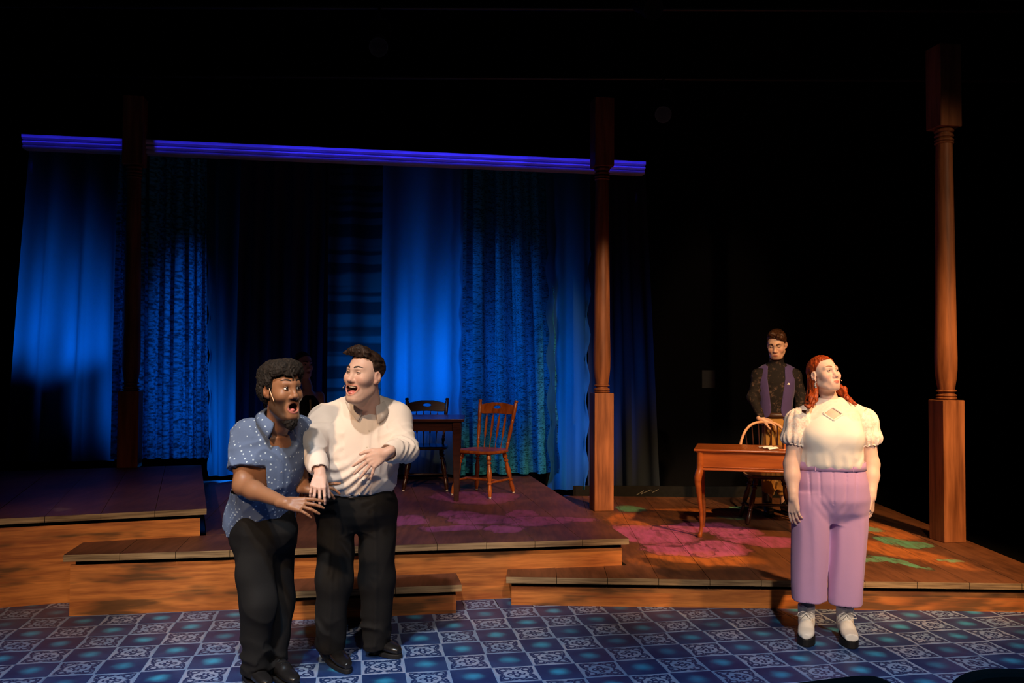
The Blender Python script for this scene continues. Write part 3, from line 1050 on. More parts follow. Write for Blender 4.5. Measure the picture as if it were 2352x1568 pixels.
MB().lathe([(0.026, 0), (0.030, 0.004), (0.030, 0.034), (0.022, 0.042), (0.013, 0.046), (0.013, 0.054)], seg=20).build('glass', plain_mat('dark_glass', (0.01, 0.008, 0.01), 0.1, 0.6), t, smooth=True, world_space=False)
MB().lathe([(0.015, 0.052), (0.017, 0.056), (0.016, 0.07), (0.008, 0.076)], seg=16).build('stopper', M_GLIDE, t, smooth=True, world_space=False)


def windsor_chair(loc, rz):
    c = empty('windsor_chair', loc, rz, 'windsor chair with a pale bent bow back behind the writing desk', 'chair')
    W = dict(parent=c, world_space=False)
    sz = 0.445
    pts = []
    for k in range(40):
        a = 2 * math.pi * k / 40
        ca, sa = math.cos(a), math.sin(a)
        pts.append((0.235 * math.copysign(abs(ca) ** 0.7, ca), 0.215 * math.copysign(abs(sa) ** 0.7, sa)))
    rings = [(0.88, sz - 0.036), (1.0, sz - 0.022), (1.0, sz - 0.004), (0.95, sz + 0.004), (0.55, sz - 0.008)]
    vs = [(x * s, y * s, z) for s, z in rings for x, y in pts]
    fs = [(r * 40 + i, r * 40 + (i + 1) % 40, r * 40 + 40 + (i + 1) % 40, r * 40 + 40 + i) for r in range(4) for i in range(40)] + [tuple(range(40))[::-1], tuple(range(160, 200))]
    MB().add(vs, fs).build('seat', M_WIND, smooth=True, **W)
    for sx in (-1, 1):
        for sy in (-1, 1):
            turned((sx * 0.14, sy * 0.13, sz - 0.02), (sx * 0.235, sy * 0.215, 0.0), 0.024).build('leg', M_WIND, smooth=True, **W)
        st = [(0, .6), (.25, .85), (.5, 1.15), (.75, .85), (1, .6)]
        turned((sx * 0.205, -0.185, 0.15), (sx * 0.205, 0.185, 0.15), 0.013, st).build('stretcher', M_WIND, smooth=True, **W)
    turned((-0.205, 0.0, 0.15), (0.205, 0.0, 0.15), 0.013, st).build('stretcher', M_WIND, smooth=True, **W)
    bow = []
    for k in range(33):
        a = math.pi * k / 32
        ca, sa = math.cos(a), math.sin(a)
        x, h = -0.252 * math.copysign(abs(ca) ** 0.75, ca), 0.47 * sa ** 0.72
        bow.append((x * (0.86 + 0.14 * min(1, h / 0.2)), 0.165 + h * 0.16, sz + h))
    MB().tube(bow, 0.0135, 12).build('bow_back', M_BOW, smooth=True, **W)
    for k in range(7):
        x = -0.15 + 0.05 * k
        h = 0.47 * (1 - (abs(x) * 1.22 / 0.252) ** 2.6) ** 0.5
        MB().tube([(x * 0.9, 0.165, sz - 0.005), (x * 1.12, 0.165 + h * 0.16 * 0.5, sz + h * 0.5), (x * 1.22, 0.165 + h * 0.16, sz + h)], [0.006, 0.0075, 0.005], 8).build('spindle', M_WIND, smooth=True, **W)
    return c


windsor_chair((2.43, 8.38, ZR + 0.004), math.radians(-6))


# ================================================================== AUDITORIUM SEATS, NOTICE, HANGING LAMPS
M_SEAT = plain_mat('black_seat_plush', (0.004, 0.004, 0.005), 0.9, 0.1, 90, 0.3)
M_STEEL = plain_mat('black_steel', (0.02, 0.02, 0.022), 0.4, 0.5)


def theatre_seat(loc, rz, label):
    c = empty('theatre_seat', loc, rz, label, 'seat', 'black seat backs in the front row')
    W = dict(parent=c, world_space=False)
    out = []
    for k in range(33):                                   # rounded backrest outline
        a = math.pi * k / 32
        ca, sa = math.cos(a), math.sin(a)
        out.append((0.27 * math.copysign(abs(ca) ** 0.42, ca), 0.575 + 0.27 * sa ** 0.42))
    out = [(0.24, 0.36)] + out + [(-0.24, 0.36)]
    n = len(out)
    vs = [(x, y0 + 0.06 * (z - 0.36) * -1, z) for y0 in (0.0, 0.075) for x, z in out]
    MB().add(vs, [tuple(range(n)), tuple(range(n, 2 * n))[::-1]] + [(i, i + n, (i + 1) % n + n, (i + 1) % n) for i in range(n)]).build('backrest', M_SEAT, bevel=0.02, **W)
    MB().box((0, 0.27, 0.42), (0.48, 0.44, 0.09)).build('seat_cushion', M_SEAT, bevel=0.025, **W)
    for s in (-1, 1):
        MB().box((s * 0.285, 0.2, 0.62), (0.05, 0.40, 0.035)).build('armrest', M_SEAT, bevel=0.01, **W)
        MB().box((s * 0.285, 0.16, 0.30), (0.03, 0.10, 0.60)).build('leg', M_STEEL, **W)
    return c


theatre_seat((1.435, 2.37, 0.0), math.radians(-7), 'black seat back cutting into the bottom right corner')
theatre_seat((0.80, 2.285, 0.0), math.radians(18), 'black seat back peeping up left of the bottom right corner')

p0, p1 = at(1614, 850, 11.5), at(1644, 891, 11.5)
put('paper_notice', MB().box(((p0[0] + p1[0]) / 2, 11.537, (p0[2] + p1[2]) / 2), (p1[0] - p0[0], 0.004, p0[2] - p1[2])).mesh('paper_notice'), plain_mat('grey_notice_paper', lin(84, 88, 88), 0.8),
    label='small dim sheet of paper on the black back wall', cat='notice')


def stage_lamp(px, py, Y, aim, label, cable=False):
    p = at(px, py, Y)
    c = empty('stage_lamp', tuple(p), math.atan2(aim, 1.0), label, 'lamp', 'stage lamps hanging in the dark')
    W = dict(parent=c, world_space=False)
    MB().lathe([(0.07, 0), (0.075, 0.02), (0.075, 0.22), (0.09, 0.24), (0.09, 0.33), (0.082, 0.33), (0.07, 0.25)], (0, 0.16, 0.06), (0, -1, -0.55), 20, False).build('housing', M_STEEL, smooth=True, **W)
    MB().lathe([(0.066, 0), (0.066, 0.006), (0.03, 0.018), (0.0, 0.022)], (0, -0.06, -0.06), (0, -1, -0.55), 20).build('lens', plain_mat('lens_glass', (0.10, 0.10, 0.12), 0.05, 0.9), smooth=True, **W)
    MB().tube([(-0.1, 0, 0), (-0.1, 0, 0.16), (-0.06, 0, 0.22), (0.06, 0, 0.22), (0.1, 0, 0.16), (0.1, 0, 0)], 0.009, 8).build('yoke', M_STEEL, smooth=True, **W)
    MB().box((0, 0, 0.27), (0.03, 0.05, 0.11)).build('clamp', M_STEEL, bevel=0.004, **W)
    if cable:
        MB().tube([(0.02, 0.05, 0.30), (0.05, 0.06, 0.15), (0.0, 0.07, -0.02), (-0.08, 0.06, -0.12)], 0.006, 6).build('cable', M_STEEL, smooth=True, **W)
    return p


pa = stage_lamp(871, 96, 8.4, 0.1, 'small stage lamp hanging high above the drapes near the top')
pb = stage_lamp(1524, 250, 9.6, -0.2, 'stage lamp hanging in the dark right of the middle column')
pc = stage_lamp(1486, 8, 7.6, 0.3, 'stage lamp with a trailing cable at the top edge', True)
for q, w in ((pa, 5.5), (pb, 3.0), (pc, 4.0)):
    MB().tube([(-7.53, q[1], q[2] + 0.33), (7.53, q[1], q[2] + 0.33)], 0.024, 10).build('lighting_pipe', M_STEEL, smooth=True, label='black horizontal pipe carrying the %s' % {5.5: 'lamp high above the drapes', 3.0: 'lamp right of the middle column', 4.0: 'lamp at the top edge'}[w], cat='pipe')

# ================================================================== SCULPTING KIT: soft blended solids meshed with surface nets
F32 = np.float32


_TAB = np.random.RandomState(3).rand(65536).astype(F32)


def vnoise(P, scale, seed=0):
    """smooth value noise in -1..1"""
    Q = P.astype(F32) * F32(scale) + F32(500.0)
    I = Q.astype(np.int32)
    f = Q - I
    f = f * f * (3 - 2 * f)
    hx = [I[:, 0] * np.int32(73856093 % 65521) + np.int32(seed * 7919), None]
    hy = [I[:, 1] * np.int32(19349663 % 65519), None]
    hz = [I[:, 2] * np.int32(83492791 % 65497), None]
    hx[1], hy[1], hz[1] = hx[0] + np.int32(73856093 % 65521), hy[0] + np.int32(19349663 % 65519), hz[0] + np.int32(83492791 % 65497)
    r = 0
    for dx in (0, 1):
        wx = f[:, 0] if dx else 1 - f[:, 0]
        for dy in (0, 1):
            wxy = wx * (f[:, 1] if dy else 1 - f[:, 1])
            hxy = hx[dx] ^ hy[dy]
            a = _TAB[(hxy ^ hz[0]) & 65535]; b = _TAB[(hxy ^ hz[1]) & 65535]
            r = r + wxy * (a + (b - a) * f[:, 2])
    return r * 2 - 1


def ridged(P, scale, seed=0, stretch=None):
    Q = P if stretch is None else P @ np.asarray(stretch, F32)
    return 1 - np.abs(vnoise(Q, scale, seed)) * 2


def smin(a, b, k):
    if k <= 0: return np.minimum(a, b)
    h = np.clip(0.5 + 0.5 * (b - a) / k, 0, 1)
    return b + (a - b) * h - k * h * (1 - h)


def unit(v):
    v = np.asarray(v, float)
    return v / (np.linalg.norm(v) + 1e-12)


class Solid:
    """ordered list of blended primitives"""
    def __init__(s): s.p = []; s.disp = None
    def raw(s, op, fn, lo, hi, k):
        s.p.append((op, fn, np.asarray(lo, F32) - k - 0.012, np.asarray(hi, F32) + k + 0.012, k)); return s
    def cap(s, a, b, ra, rb=None, k=0.02, op='u'):
        a, b = np.asarray(a, F32), np.asarray(b, F32)
        rb = ra if rb is None else rb
        ba = b - a
        L = float(ba @ ba) + 1e-12
        def fn(P):
            t = np.clip(((P - a) @ ba) / L, 0, 1)
            q = P - a - t[:, None] * ba
            return np.sqrt((q * q).sum(1)) - (ra + (rb - ra) * t)
        R = max(ra, rb)
        return s.raw(op, fn, np.minimum(a, b) - R, np.maximum(a, b) + R, k)
    def chain(s, pts, rad, k=0.02, op='u'):
        for i in range(len(pts) - 1): s.cap(pts[i], pts[i + 1], rad[i], rad[i + 1], k, op)
        return s
    def ell(s, c, r, R=None, k=0.02, op='u'):
        c, r = np.asarray(c, F32), np.asarray(r, F32)
        Rm = np.eye(3, dtype=F32) if R is None else np.asarray(R, F32)      # columns are the axes
        def fn(P):
            q = (P - c) @ Rm
            k0 = np.sqrt(((q / r) ** 2).sum(1)) + 1e-6
            k1 = np.sqrt(((q / (r * r)) ** 2).sum(1)) + 1e-6
            return k0 * (k0 - 1) / k1
        e = np.abs(Rm * r).sum(1)
        return s.raw(op, fn, c - e, c + e, k)
    def loft(s, o, R, rows, k=0.02, op='u', n=2.3):
        """rows: (h, cx, cy, a, b) superellipse sections along the third axis of R"""
        o, Rm = np.asarray(o, F32), np.asarray(R, F32)
        rows = np.asarray(rows, float)
        hs = np.linspace(rows[0, 0], rows[-1, 0], 80)
        tab = []
        for c in range(1, 5):
            y = np.interp(hs, rows[:, 0], rows[:, c])
            ker = np.array([1, 3, 5, 6, 5, 3, 1], float); ker /= ker.sum()
            yy = np.convolve(np.pad(y, 3, mode='edge'), ker, 'valid')
            yy = np.convolve(np.pad(yy, 3, mode='edge'), ker, 'valid')
            yy[0], yy[-1] = y[0], y[-1]
            tab.append(yy)
        def fn(P):
            q = (P - o) @ Rm
            h = q[:, 2]
            cx, cy_, a, b = (np.interp(h, hs, t).astype(F32) for t in tab)
            x, y = (q[:, 0] - cx) / a, (q[:, 1] - cy_) / b
            rho = (np.abs(x) ** n + np.abs(y) ** n) ** (1 / n)
            d = (rho - 1) * np.minimum(a, b) * 0.92
            return np.maximum(d, np.maximum(h - hs[-1], hs[0] - h))
        A = np.abs(rows[:, 1]).max() + rows[:, 3].max(); B = np.abs(rows[:, 2]).max() + rows[:, 4].max()
        cor = np.array([[x, y, z] for x in (-A, A) for y in (-B, B) for z in (hs[0], hs[-1])]) @ Rm.T + o
        return s.raw(op, fn, cor.min(0), cor.max(0), k)
    def half(s, c, nrm, k=0.0, box=None):
        """cut away everything on the side the normal points to"""
        c, nrm = np.asarray(c, F32), unit(nrm).astype(F32)
        fn = lambda P: -((P - c) @ nrm)
        lo, hi = box if box is not None else (np.full(3, -99), np.full(3, 99))
        return s.raw('s', fn, lo, hi, k)
    def bounds(s):
        lo = np.min([p[2] for p in s.p if p[0] == 'u'], 0); hi = np.max([p[3] for p in s.p if p[0] == 'u'], 0)
        return lo, hi
    def __call__(s, P, ordered=False):
        P = P.astype(F32)
        d = np.full(len(P), 0.5, F32)
        PX = P[:, 0]
        for op, fn, lo, hi, k in s.p:
            if ordered:                      # points come sorted along x: look at one slice only
                i0, i1 = np.searchsorted(PX, lo[0]), np.searchsorted(PX, hi[0])
                if i1 <= i0: continue
                Z = P[i0:i1]
                m = (Z[:, 1] > lo[1]) & (Z[:, 1] < hi[1]) & (Z[:, 2] > lo[2]) & (Z[:, 2] < hi[2])
                idx = np.flatnonzero(m) + i0
            else:
                m = ((P > lo) & (P < hi)).all(1)
                idx = np.flatnonzero(m)
            if not len(idx): continue
            v = fn(P[idx]).astype(F32)
            if op == 'u': d[idx] = smin(d[idx], v, k)
            else: d[idx] = -smin(-d[idx], v, k)
        if s.disp is not None:
            near = np.flatnonzero(np.abs(d) < 0.045)
            if len(near): d[near] = d[near] + s.disp(P[near])
        return d


def axis_lines(lo, hi, h, fine):
    """grid lines, spacing h, refined inside the intervals of fine [(a, b, hf)]"""
    out = [lo]
    while out[-1] < hi:
        x = out[-1]
        st = h
        for a, b, hf in fine:
            if a - h <= x <= b: st = min(st, hf)
        out.append(x + st)
    n = (len(out) - 1) % 4
    for _ in range((4 - n) % 4): out.append(out[-1] + h)
    return np.array(out, F32)


def net(solid, h, fine=(), margin=0.01):
    """surface nets on a rectilinear grid, evaluated only near the surface"""
    lo, hi = solid.bounds()
    lo, hi = lo - margin, hi + margin
    ax = [axis_lines(float(lo[i]), float(hi[i]), h, [(f[0][i], f[1][i], f[2]) for f in fine]) for i in range(3)]
    n = [len(a) for a in ax]
    nb = [(k - 1) // 4 for k in n]
    cen = [(a[:-1:4][:nb[i]] + a[4::4][:nb[i]]) / 2 for i, a in enumerate(ax)]
    siz = [(a[4::4][:nb[i]] - a[:-1:4][:nb[i]]) for i, a in enumerate(ax)]
    G = np.stack(np.meshgrid(*cen, indexing='ij'), -1).reshape(-1, 3)
    S = np.stack(np.meshgrid(*siz, indexing='ij'), -1).reshape(-1, 3)
    rad = 0.5 * np.sqrt((S * S).sum(1))
    d = solid(G, True)
    keep = (np.abs(d) < rad * 1.3 + 0.006).reshape(nb)
    cell = np.repeat(np.repeat(np.repeat(keep, 4, 0), 4, 1), 4, 2)
    corner = np.zeros(n, bool)
    for dx in (0, 1):
        for dy in (0, 1):
            for dz in (0, 1):
                corner[dx:n[0] - 1 + dx, dy:n[1] - 1 + dy, dz:n[2] - 1 + dz] |= cell
    ci = np.flatnonzero(corner)
    I = np.unravel_index(ci, n)
    P = np.stack([ax[k][I[k]] for k in range(3)], 1)
    D = np.full(n, 1.0, F32).ravel()
    D[ci] = solid(P, True)
    st = (n[1] * n[2], n[2], 1)
    ce = np.flatnonzero(cell)
    CI = np.unravel_index(ce, cell.shape)
    base = CI[0] * st[0] + CI[1] * st[1] + CI[2]
    offs = [dx * st[0] + dy * st[1] + dz for dx in (0, 1) for dy in (0, 1) for dz in (0, 1)]
    ins = np.zeros(len(base), np.uint8)
    for k, o in enumerate(offs): ins += (D[base + o] < 0)
    act = (ins > 0) & (ins < 8)
    base = base[act]
    CI = [c[act] for c in CI]
    C = np.stack([D[base + o] for o in offs], 1)
    pos = np.zeros((len(base), 3), F32)
    cnt = np.zeros(len(base), F32)
    corners = np.array([(dx, dy, dz) for dx in (0, 1) for dy in (0, 1) for dz in (0, 1)], F32)
    for a in range(8):
        for b in range(a + 1, 8):
            if np.abs(corners[a] - corners[b]).sum() != 1: continue
            va, vb = C[:, a], C[:, b]
            m = (va < 0) != (vb < 0)
            t = np.where(m, va / np.where(m, va - vb, 1), 0)
            pos += np.where(m[:, None], corners[a] + t[:, None] * (corners[b] - corners[a]), 0)
            cnt += m
    pos /= cnt[:, None]
    V = np.stack([ax[k][CI[k]] + pos[:, k] * (ax[k][CI[k] + 1] - ax[k][CI[k]]) for k in range(3)], 1)
    vid = np.full(n, -1, np.int32).ravel()
    vid[base] = np.arange(len(base), dtype=np.int32)
    quads = []
    for k in range(3):
        u, w = (k + 1) % 3, (k + 2) % 3
        # edge from cell corner 0 along axis k: shared by cells shifted along u and w
        e0, e1 = D[base], D[base + st[k]]
        m = ((e0 < 0) != (e1 < 0)) & (CI[u] > 0) & (CI[w] > 0)
        b = base[m]
        q = np.stack([vid[b], vid[b - st[u]], vid[b - st[u] - st[w]], vid[b - st[w]]], 1)
        ok = (q >= 0).all(1)
        q, flip = q[ok], (e0[m] >= 0)[ok]
        q[flip] = q[flip][:, ::-1]
        quads.append(q)
    Q = np.concatenate(quads)
    used = np.zeros(len(V), bool)
    used[Q.ravel()] = True
    remap = np.cumsum(used) - 1
    return main_piece(V[used], remap[Q])


def main_piece(V, Q):
    """keep the biggest connected piece"""
    n = len(V)
    lab = np.arange(n)
    e = np.concatenate([Q[:, [0, 1]], Q[:, [1, 2]], Q[:, [2, 3]], Q[:, [3, 0]]])
    for _ in range(200):
        m = np.minimum(lab[e[:, 0]], lab[e[:, 1]])
        new = lab.copy()
        o = np.argsort(-m, kind='stable')
        new[e[o, 0]] = np.minimum(new[e[o, 0]], m[o]); new[e[o, 1]] = np.minimum(new[e[o, 1]], m[o])
        # hook roots onto smaller labels, then jump pointers
        r = lab[e[:, 0]]; t = lab[e[:, 1]]
        hi, lo = np.maximum(r, t), np.minimum(r, t)
        o = np.argsort(-lo, kind='stable')
        new[hi[o]] = np.minimum(new[hi[o]], lo[o])
        for _ in range(3): new = new[new]
        if (new == lab).all(): break
        lab = new
    ids, cnt = np.unique(lab, return_counts=True)
    if len(ids) == 1: return V, Q
    ok = lab == ids[np.argmax(cnt)]
    remap = np.cumsum(ok) - 1
    return V[ok], remap[Q[ok[Q[:, 0]]]]


def smooth_mesh(V, Q, it=2, lam=0.5):
    n = len(V)
    a = np.concatenate([Q[:, i] for i in range(4)]); b = np.concatenate([Q[:, (i + 1) % 4] for i in range(4)])
    deg = np.bincount(a, minlength=n) + np.bincount(b, minlength=n)
    for _ in range(it):
        S = np.zeros_like(V)
        for c in range(3):
            S[:, c] = np.bincount(a, weights=V[b, c], minlength=n) + np.bincount(b, weights=V[a, c], minlength=n)
        V = V + lam * (S / np.maximum(deg, 1)[:, None] - V)
    return V.astype(F32)


def mesh_quads(name, V, Q, colors=None):
    me = bpy.data.meshes.new(name)
    me.vertices.add(len(V))
    me.vertices.foreach_set('co', np.ascontiguousarray(V, F32).ravel())
    me.loops.add(len(Q) * 4)
    me.loops.foreach_set('vertex_index', np.ascontiguousarray(Q, np.int32).ravel())
    me.polygons.add(len(Q))
    me.polygons.foreach_set('loop_start', np.arange(0, len(Q) * 4, 4, dtype=np.int32))
    me.polygons.foreach_set('use_smooth', np.ones(len(Q), bool))
    me.update(calc_edges=True)
    if colors is not None:
        at_ = me.color_attributes.new('col', 'FLOAT_COLOR', 'POINT')
        c = np.ones((len(V), 4), F32); c[:, :3] = colors
        at_.data.foreach_set('color', c.ravel())
    return me


def sculpt(name, solid, h, mat, parent, fine=(), paint=None, it=1, **kw):
    V, Q = net(solid, h, fine)
    V = smooth_mesh(V, Q, it)
    me = mesh_quads(name, V, Q, None if paint is None else paint(V))
    return put(name, me, mat, parent, **kw)


def attr_mat(name, rough=0.5, spec=0.3, sss=0.0, nscale=300, strength=0.05, noise_amt=0.1):
    m, t, b = new_mat(name, rough, spec)
    a = t.nodes.new('ShaderNodeAttribute')
    a.attribute_name = 'col'
    n = noise(t, coord(t, 'Object'), nscale, 2)
    mul = t.nodes.new('ShaderNodeMix'); mul.data_type = 'RGBA'; mul.blend_type = 'MULTIPLY'
    mul.inputs[0].default_value = 1.0
    t.links.new(a.outputs['Color'], mul.inputs[6])
    t.links.new(mixc(t, n, (1 - noise_amt,) * 3, (1.0,) * 3), mul.inputs[7])
    t.links.new(mul.outputs[2], b.inputs['Base Color'])
    if sss:
        b.inputs['Subsurface Weight'].default_value = sss
        b.inputs['Subsurface Radius'].default_value = (0.012, 0.005, 0.003)
        b.inputs['Subsurface Scale'].default_value = 1.0
    bump(t, b, n, strength, 0.001)
    return m


# ------------------------------------------------------------------ anatomy
def frame(yaw, pitch=0.0, roll=0.0):
    """columns: person's left, forward, up.  yaw 0 faces the camera, positive turns to image right"""
    y, p, r = map(math.radians, (yaw, pitch, roll))
    f = np.array([math.sin(y) * math.cos(p), -math.cos(y) * math.cos(p), math.sin(p)])
    l = np.array([math.cos(y), math.sin(y), 0.0])
    u = np.cross(l, f)            # left x forward = up
    if u[2] < 0: u = -u
    l2 = l * math.cos(r) + u * math.sin(r)
    u2 = u * math.cos(r) - l * math.sin(r)
    return np.stack([l2, f, u2], 1)


class Head:
    def __init__(s, o, R, sc=1.0, jaw=0.0, mw=0.024, mh=0.0, smile=0.0, female=False, nose=1.0, skin=(.6, .4, .3), lip=(.5, .2, .2), brow=(.05, .03, .02), blush=None, beard=None, cheek=0.0, wide=0.0, lip2=None):
        s.__dict__.update(locals()); s.s = sc
        s.o = np.asarray(o, float)
    def W(s, x, y, z): return s.o + s.sc * (s.R @ np.array([x, y, z]))
    def L(s, P): return ((P - s.o.astype(F32)) @ s.R.astype(F32)) / s.sc
    def add(s, S, neck, rn=0.056):
        sc, R, W, j = s.sc, s.R, s.W, s.jaw
        E = lambda c, r, k=0.02, op='u', Rx=None: S.ell(W(*c), np.array(r) * sc, R if Rx is None else R @ Rx, k * sc, op)
        C = lambda a, b, ra, rb=None, k=0.015, op='u': S.cap(W(*a), W(*b), ra * sc, (ra if rb is None else rb) * sc, k * sc, op)
        fw = 0.94 if s.female else 1.0
        E((0, -.018, .046), (.077, .096, .082))
        E((0, .026, -.012), ((.066 + s.wide) * fw, .066, .086), .03)
        E((0, .024, -.066 - j * .7), ((.056 + s.wide * 1.3) * fw, .056, .042), .03)
        C((-.010, .070, -.096 - j), (.010, .070, -.096 - j), .017 if s.female else .020, None, .03)
        for q in (-1, 1):
            E((q * .041, .058, -.024 + s.cheek * .4), (.025 + s.cheek * .5, .026 + s.cheek * .6, .026 + s.cheek * .3), .025)
            C((q * .052, .0, -.060 - j * .6), (q * .034, .055, -.094 - j), .016, .014, .03)
            C((q * .010, .086, .030), (q * .040, .073, .032), .009, .006, .028)
            E((q * .032, .1035, .010), (.018, .0185, .0115), .014, 's')
            # ear
            Rx = np.array(Matrix.Rotation(math.radians(-12) , 3, 'X')) @ np.array(Matrix.Rotation(math.radians(18) * q, 3, 'Z'))
            E((q * .080, -.012, -.002), (.0085, .0195, .031), .006, 'u', Rx)
            E((q * .0885, -.008, .006), (.007, .0105, .016), .004, 's', Rx)
            C((q * .077, -.006, -.026), (q * .076, -.004, -.031), .008, .006, .006)
        # nose
        n = s.nose
        C((0, .083, .022), (0, .100 + .003 * n, -.022), .0085, .0115, .016)
        E((0, .1045 + .003 * n, -.028), (.0130 * n, .0120, .0105), .010)
        for q in (-1, 1):
            E((q * .0130 * n, .096, -.033), (.0085, .0105, .0075), .007)
            E((q * .0062, .104, -.0395), (.0038, .006, .004), .003, 's')
        # mouth
        mz = -.066 - j * .45
        mw, mh, sm = s.mw, s.mh, s.smile
        E((0, .074 if mh > .003 else .083, mz), (.034, .016, .024 + mh * .5), .025)
        ys = np.linspace(.135, .02, 116)
        def ysurf(x, z):                 # where the face begins, seen from the front
            v = S(np.array([W(x, y_, z) for y_ in ys]))
            return ys[np.argmax(v < 0)] if (v < 0).any() else .05
        if mh > 0.003:
            N = 16
            th = [math.pi * t / N for t in range(N + 1)]
            arc = lambda sg: [(mw * 1.03 * math.cos(t), mz + sg * mh * math.sin(t) ** .8 + sm * abs(math.cos(t)) ** 2) for t in th]
            up = [(x, ysurf(x, z) - .0024, z) for x, z in arc(1.02)]
            dn = [(x, ysurf(x, z) - .0022, z) for x, z in arc(-1.05)]
            E((0, .108, mz), (mw, .05, mh), .005, 's')
            if sm:                       # corners pulled up
                for q in (-1, 1): E((q * mw * .70, .098, mz + sm * .62), (mw * .40, .040, mh * .58), .004, 's')
            for a, b in zip(up[:-1], up[1:]): C(a, b, .0030, None, .0035)
            for a, b in zip(dn[:-1], dn[1:]): C(a, b, .0042, None, .0035)
        else:
            N = 8
            xs_ = [mw * (2 * t / N - 1) for t in range(N + 1)]
            pts = [(x, ysurf(x, mz) - .0012, mz + sm * (x / mw) ** 2) for x in xs_]
            for t in range(N):
                a, b = pts[t], pts[t + 1]
                k = 1 - .55 * abs((t + .5) / N * 2 - 1)
                C((a[0], a[1], a[2] + .0044), (b[0], b[1], b[2] + .0044), .0048 * k, None, .003)
                C((a[0], a[1], a[2] - .0052), (b[0], b[1], b[2] - .0052), .0060 * k, None, .003)
        S.cap(W(0, -.024, -.045), neck, rn * sc, rn * sc * 1.06, .03 * sc)
        if not s.female: S.cap(W(0, .018, -.105 - j * .5), neck + s.R[:, 1] * .03, rn * .62 * sc, rn * .5 * sc, .03)
    def paint(s, V, base=None):
        """vertex colours on the skin: lips, brows, blush, stubble, inside of the mouth"""
        col = np.tile(np.array(s.skin, F32), (len(V), 1)) if base is None else base
        q = s.L(V)
        x, y, z = q[:, 0], q[:, 1], q[:, 2]
        inh = (np.abs(x) < .11) & (y > -.14) & (y < .15) & (z > -.15 - s.jaw) & (z < .16)
        def lay(m, c, a=1.0):
            m = (np.clip(m, 0, 1) * a * inh)[:, None].astype(F32)
            col[:] = col * (1 - m) + np.array(c, F32) * m
        g = lambda d, w: np.exp(-(d / w) ** 2)
        if s.blush is not None:
            for k in (-1, 1): lay(g(np.sqrt((x - k * .045) ** 2 + (z + .026) ** 2), .022) * (y > .03), s.blush, .55)
            lay(g(np.sqrt(x ** 2 + (z + .03) ** 2), .014) * (y > .10), s.blush, .3)
        for k in (-1, 1):                # warm ears, darker eye sockets
            lay(g(np.sqrt((x - k * .082) ** 2 + (y + .01) ** 2), .02) * (np.abs(x) > .07), np.array(s.skin) * np.array([1.0, .75, .7]), .5)
            lay(g(np.sqrt(((x - k * .032) / 1.3) ** 2 + ((z - .013) / .8) ** 2), .014) * (y > .05), np.array(s.skin) * .62, .55)
        if s.beard is not None:
            mz = -.066 - s.jaw * .45
            sm01 = lambda v: np.clip(v, 0, 1) ** 2 * (3 - 2 * np.clip(v, 0, 1))
            rr0 = np.sqrt((x / (s.mw + .012)) ** 2 + ((z - mz) / (s.mh + .014)) ** 2)
            low = sm01((-.030 - z + np.maximum(0, .045 - y) * .35) / .022)           # below the cheek line
            side = sm01((np.abs(x) - .024) / .022) + sm01((mz - .016 - s.mh - z) / .02)   # jaw sides and chin
            mous = sm01((z - mz - s.mh * .9 - .001) / .006) * sm01((-.043 - z) / .006 + 1) * sm01((.034 - np.abs(x)) / .012)
            jawl = np.clip(low * np.clip(side, 0, 1) * sm01((rr0 - .95) * 5) + mous * .75, 0, 1) * sm01((y + .03) / .03) * sm01((z + .155 + s.jaw) / .02 * 1.0)
            lay(jawl, s.beard[0], s.beard[1])
        mz = -.066 - s.jaw * .45
        mw, mh, sm = s.mw, s.mh, s.smile
        zz = z - sm * np.clip(np.abs(x) / (mw * 1.04), 0, 1) ** 2
        if mh > .003:
            rr = np.sqrt((x / (mw * 1.06)) ** 2 + ((zz - mz) / (mh * 1.08)) ** 2)
            dist = (rr - 1) * np.minimum(mh, mw)
            upz = np.clip((zz - mz) / (mh * .5) + .5, 0, 1)
            lm = np.clip(1 - (np.abs(dist - .0006) - .0026) / .0018, 0, 1) * (y > .062)
            lay(lm * (1 - upz), s.lip, .9)
            lay(lm * upz, s.lip if s.lip2 is None else s.lip2, .75)
            lay(((rr < .93) & (y > .02) & (y < .0935 - .010 * np.minimum(1, np.abs(x) / mw))).astype(F32), (.035, .008, .008), 1)
        else:
            hgt = .0115 * np.clip(1 - (np.abs(x) / (mw * 1.08)) ** 2, 0, 1) ** .6
            lay(np.clip((hgt - np.abs(zz - mz)) / .0025, 0, 1) * (y > .075), s.lip, .9)
            lay(g(zz - mz, .0016) * (np.abs(x) < mw) * (y > .075), np.array(s.lip) * .35, .8)
        return col


def lin3(t): return lin(*t)


M_EYEW = plain_mat('eye_white', lin(238, 232, 226), 0.15, 0.5, 20, 0.03)
M_PUPIL = plain_mat('pupil', (0.004, 0.003, 0.003), 0.1, 0.6)
M_TEETH = plain_mat('teeth', lin(240, 232, 215), 0.25, 0.5, 40, 0.05)


def ball(c, r, R=None, nu=20, nv=12, sc=(1, 1, 1)):
    R = np.eye(3) if R is None else R
    vs, fs = [], []
    for i in range(nv + 1):
        a = math.pi * i / nv
        for j in range(nu):
            b = 2 * math.pi * j / nu
            vs.append(np.asarray(c) + R @ (np.array([math.sin(a) * math.cos(b) * sc[0], math.sin(a) * math.sin(b) * sc[1], math.cos(a) * sc[2]]) * r))
    for i in range(nv):
        for j in range(nu):
            fs.append((i * nu + j, (i + 1) * nu + j, (i + 1) * nu + (j + 1) % nu, i * nu + (j + 1) % nu))
    return MB().add(vs, fs)


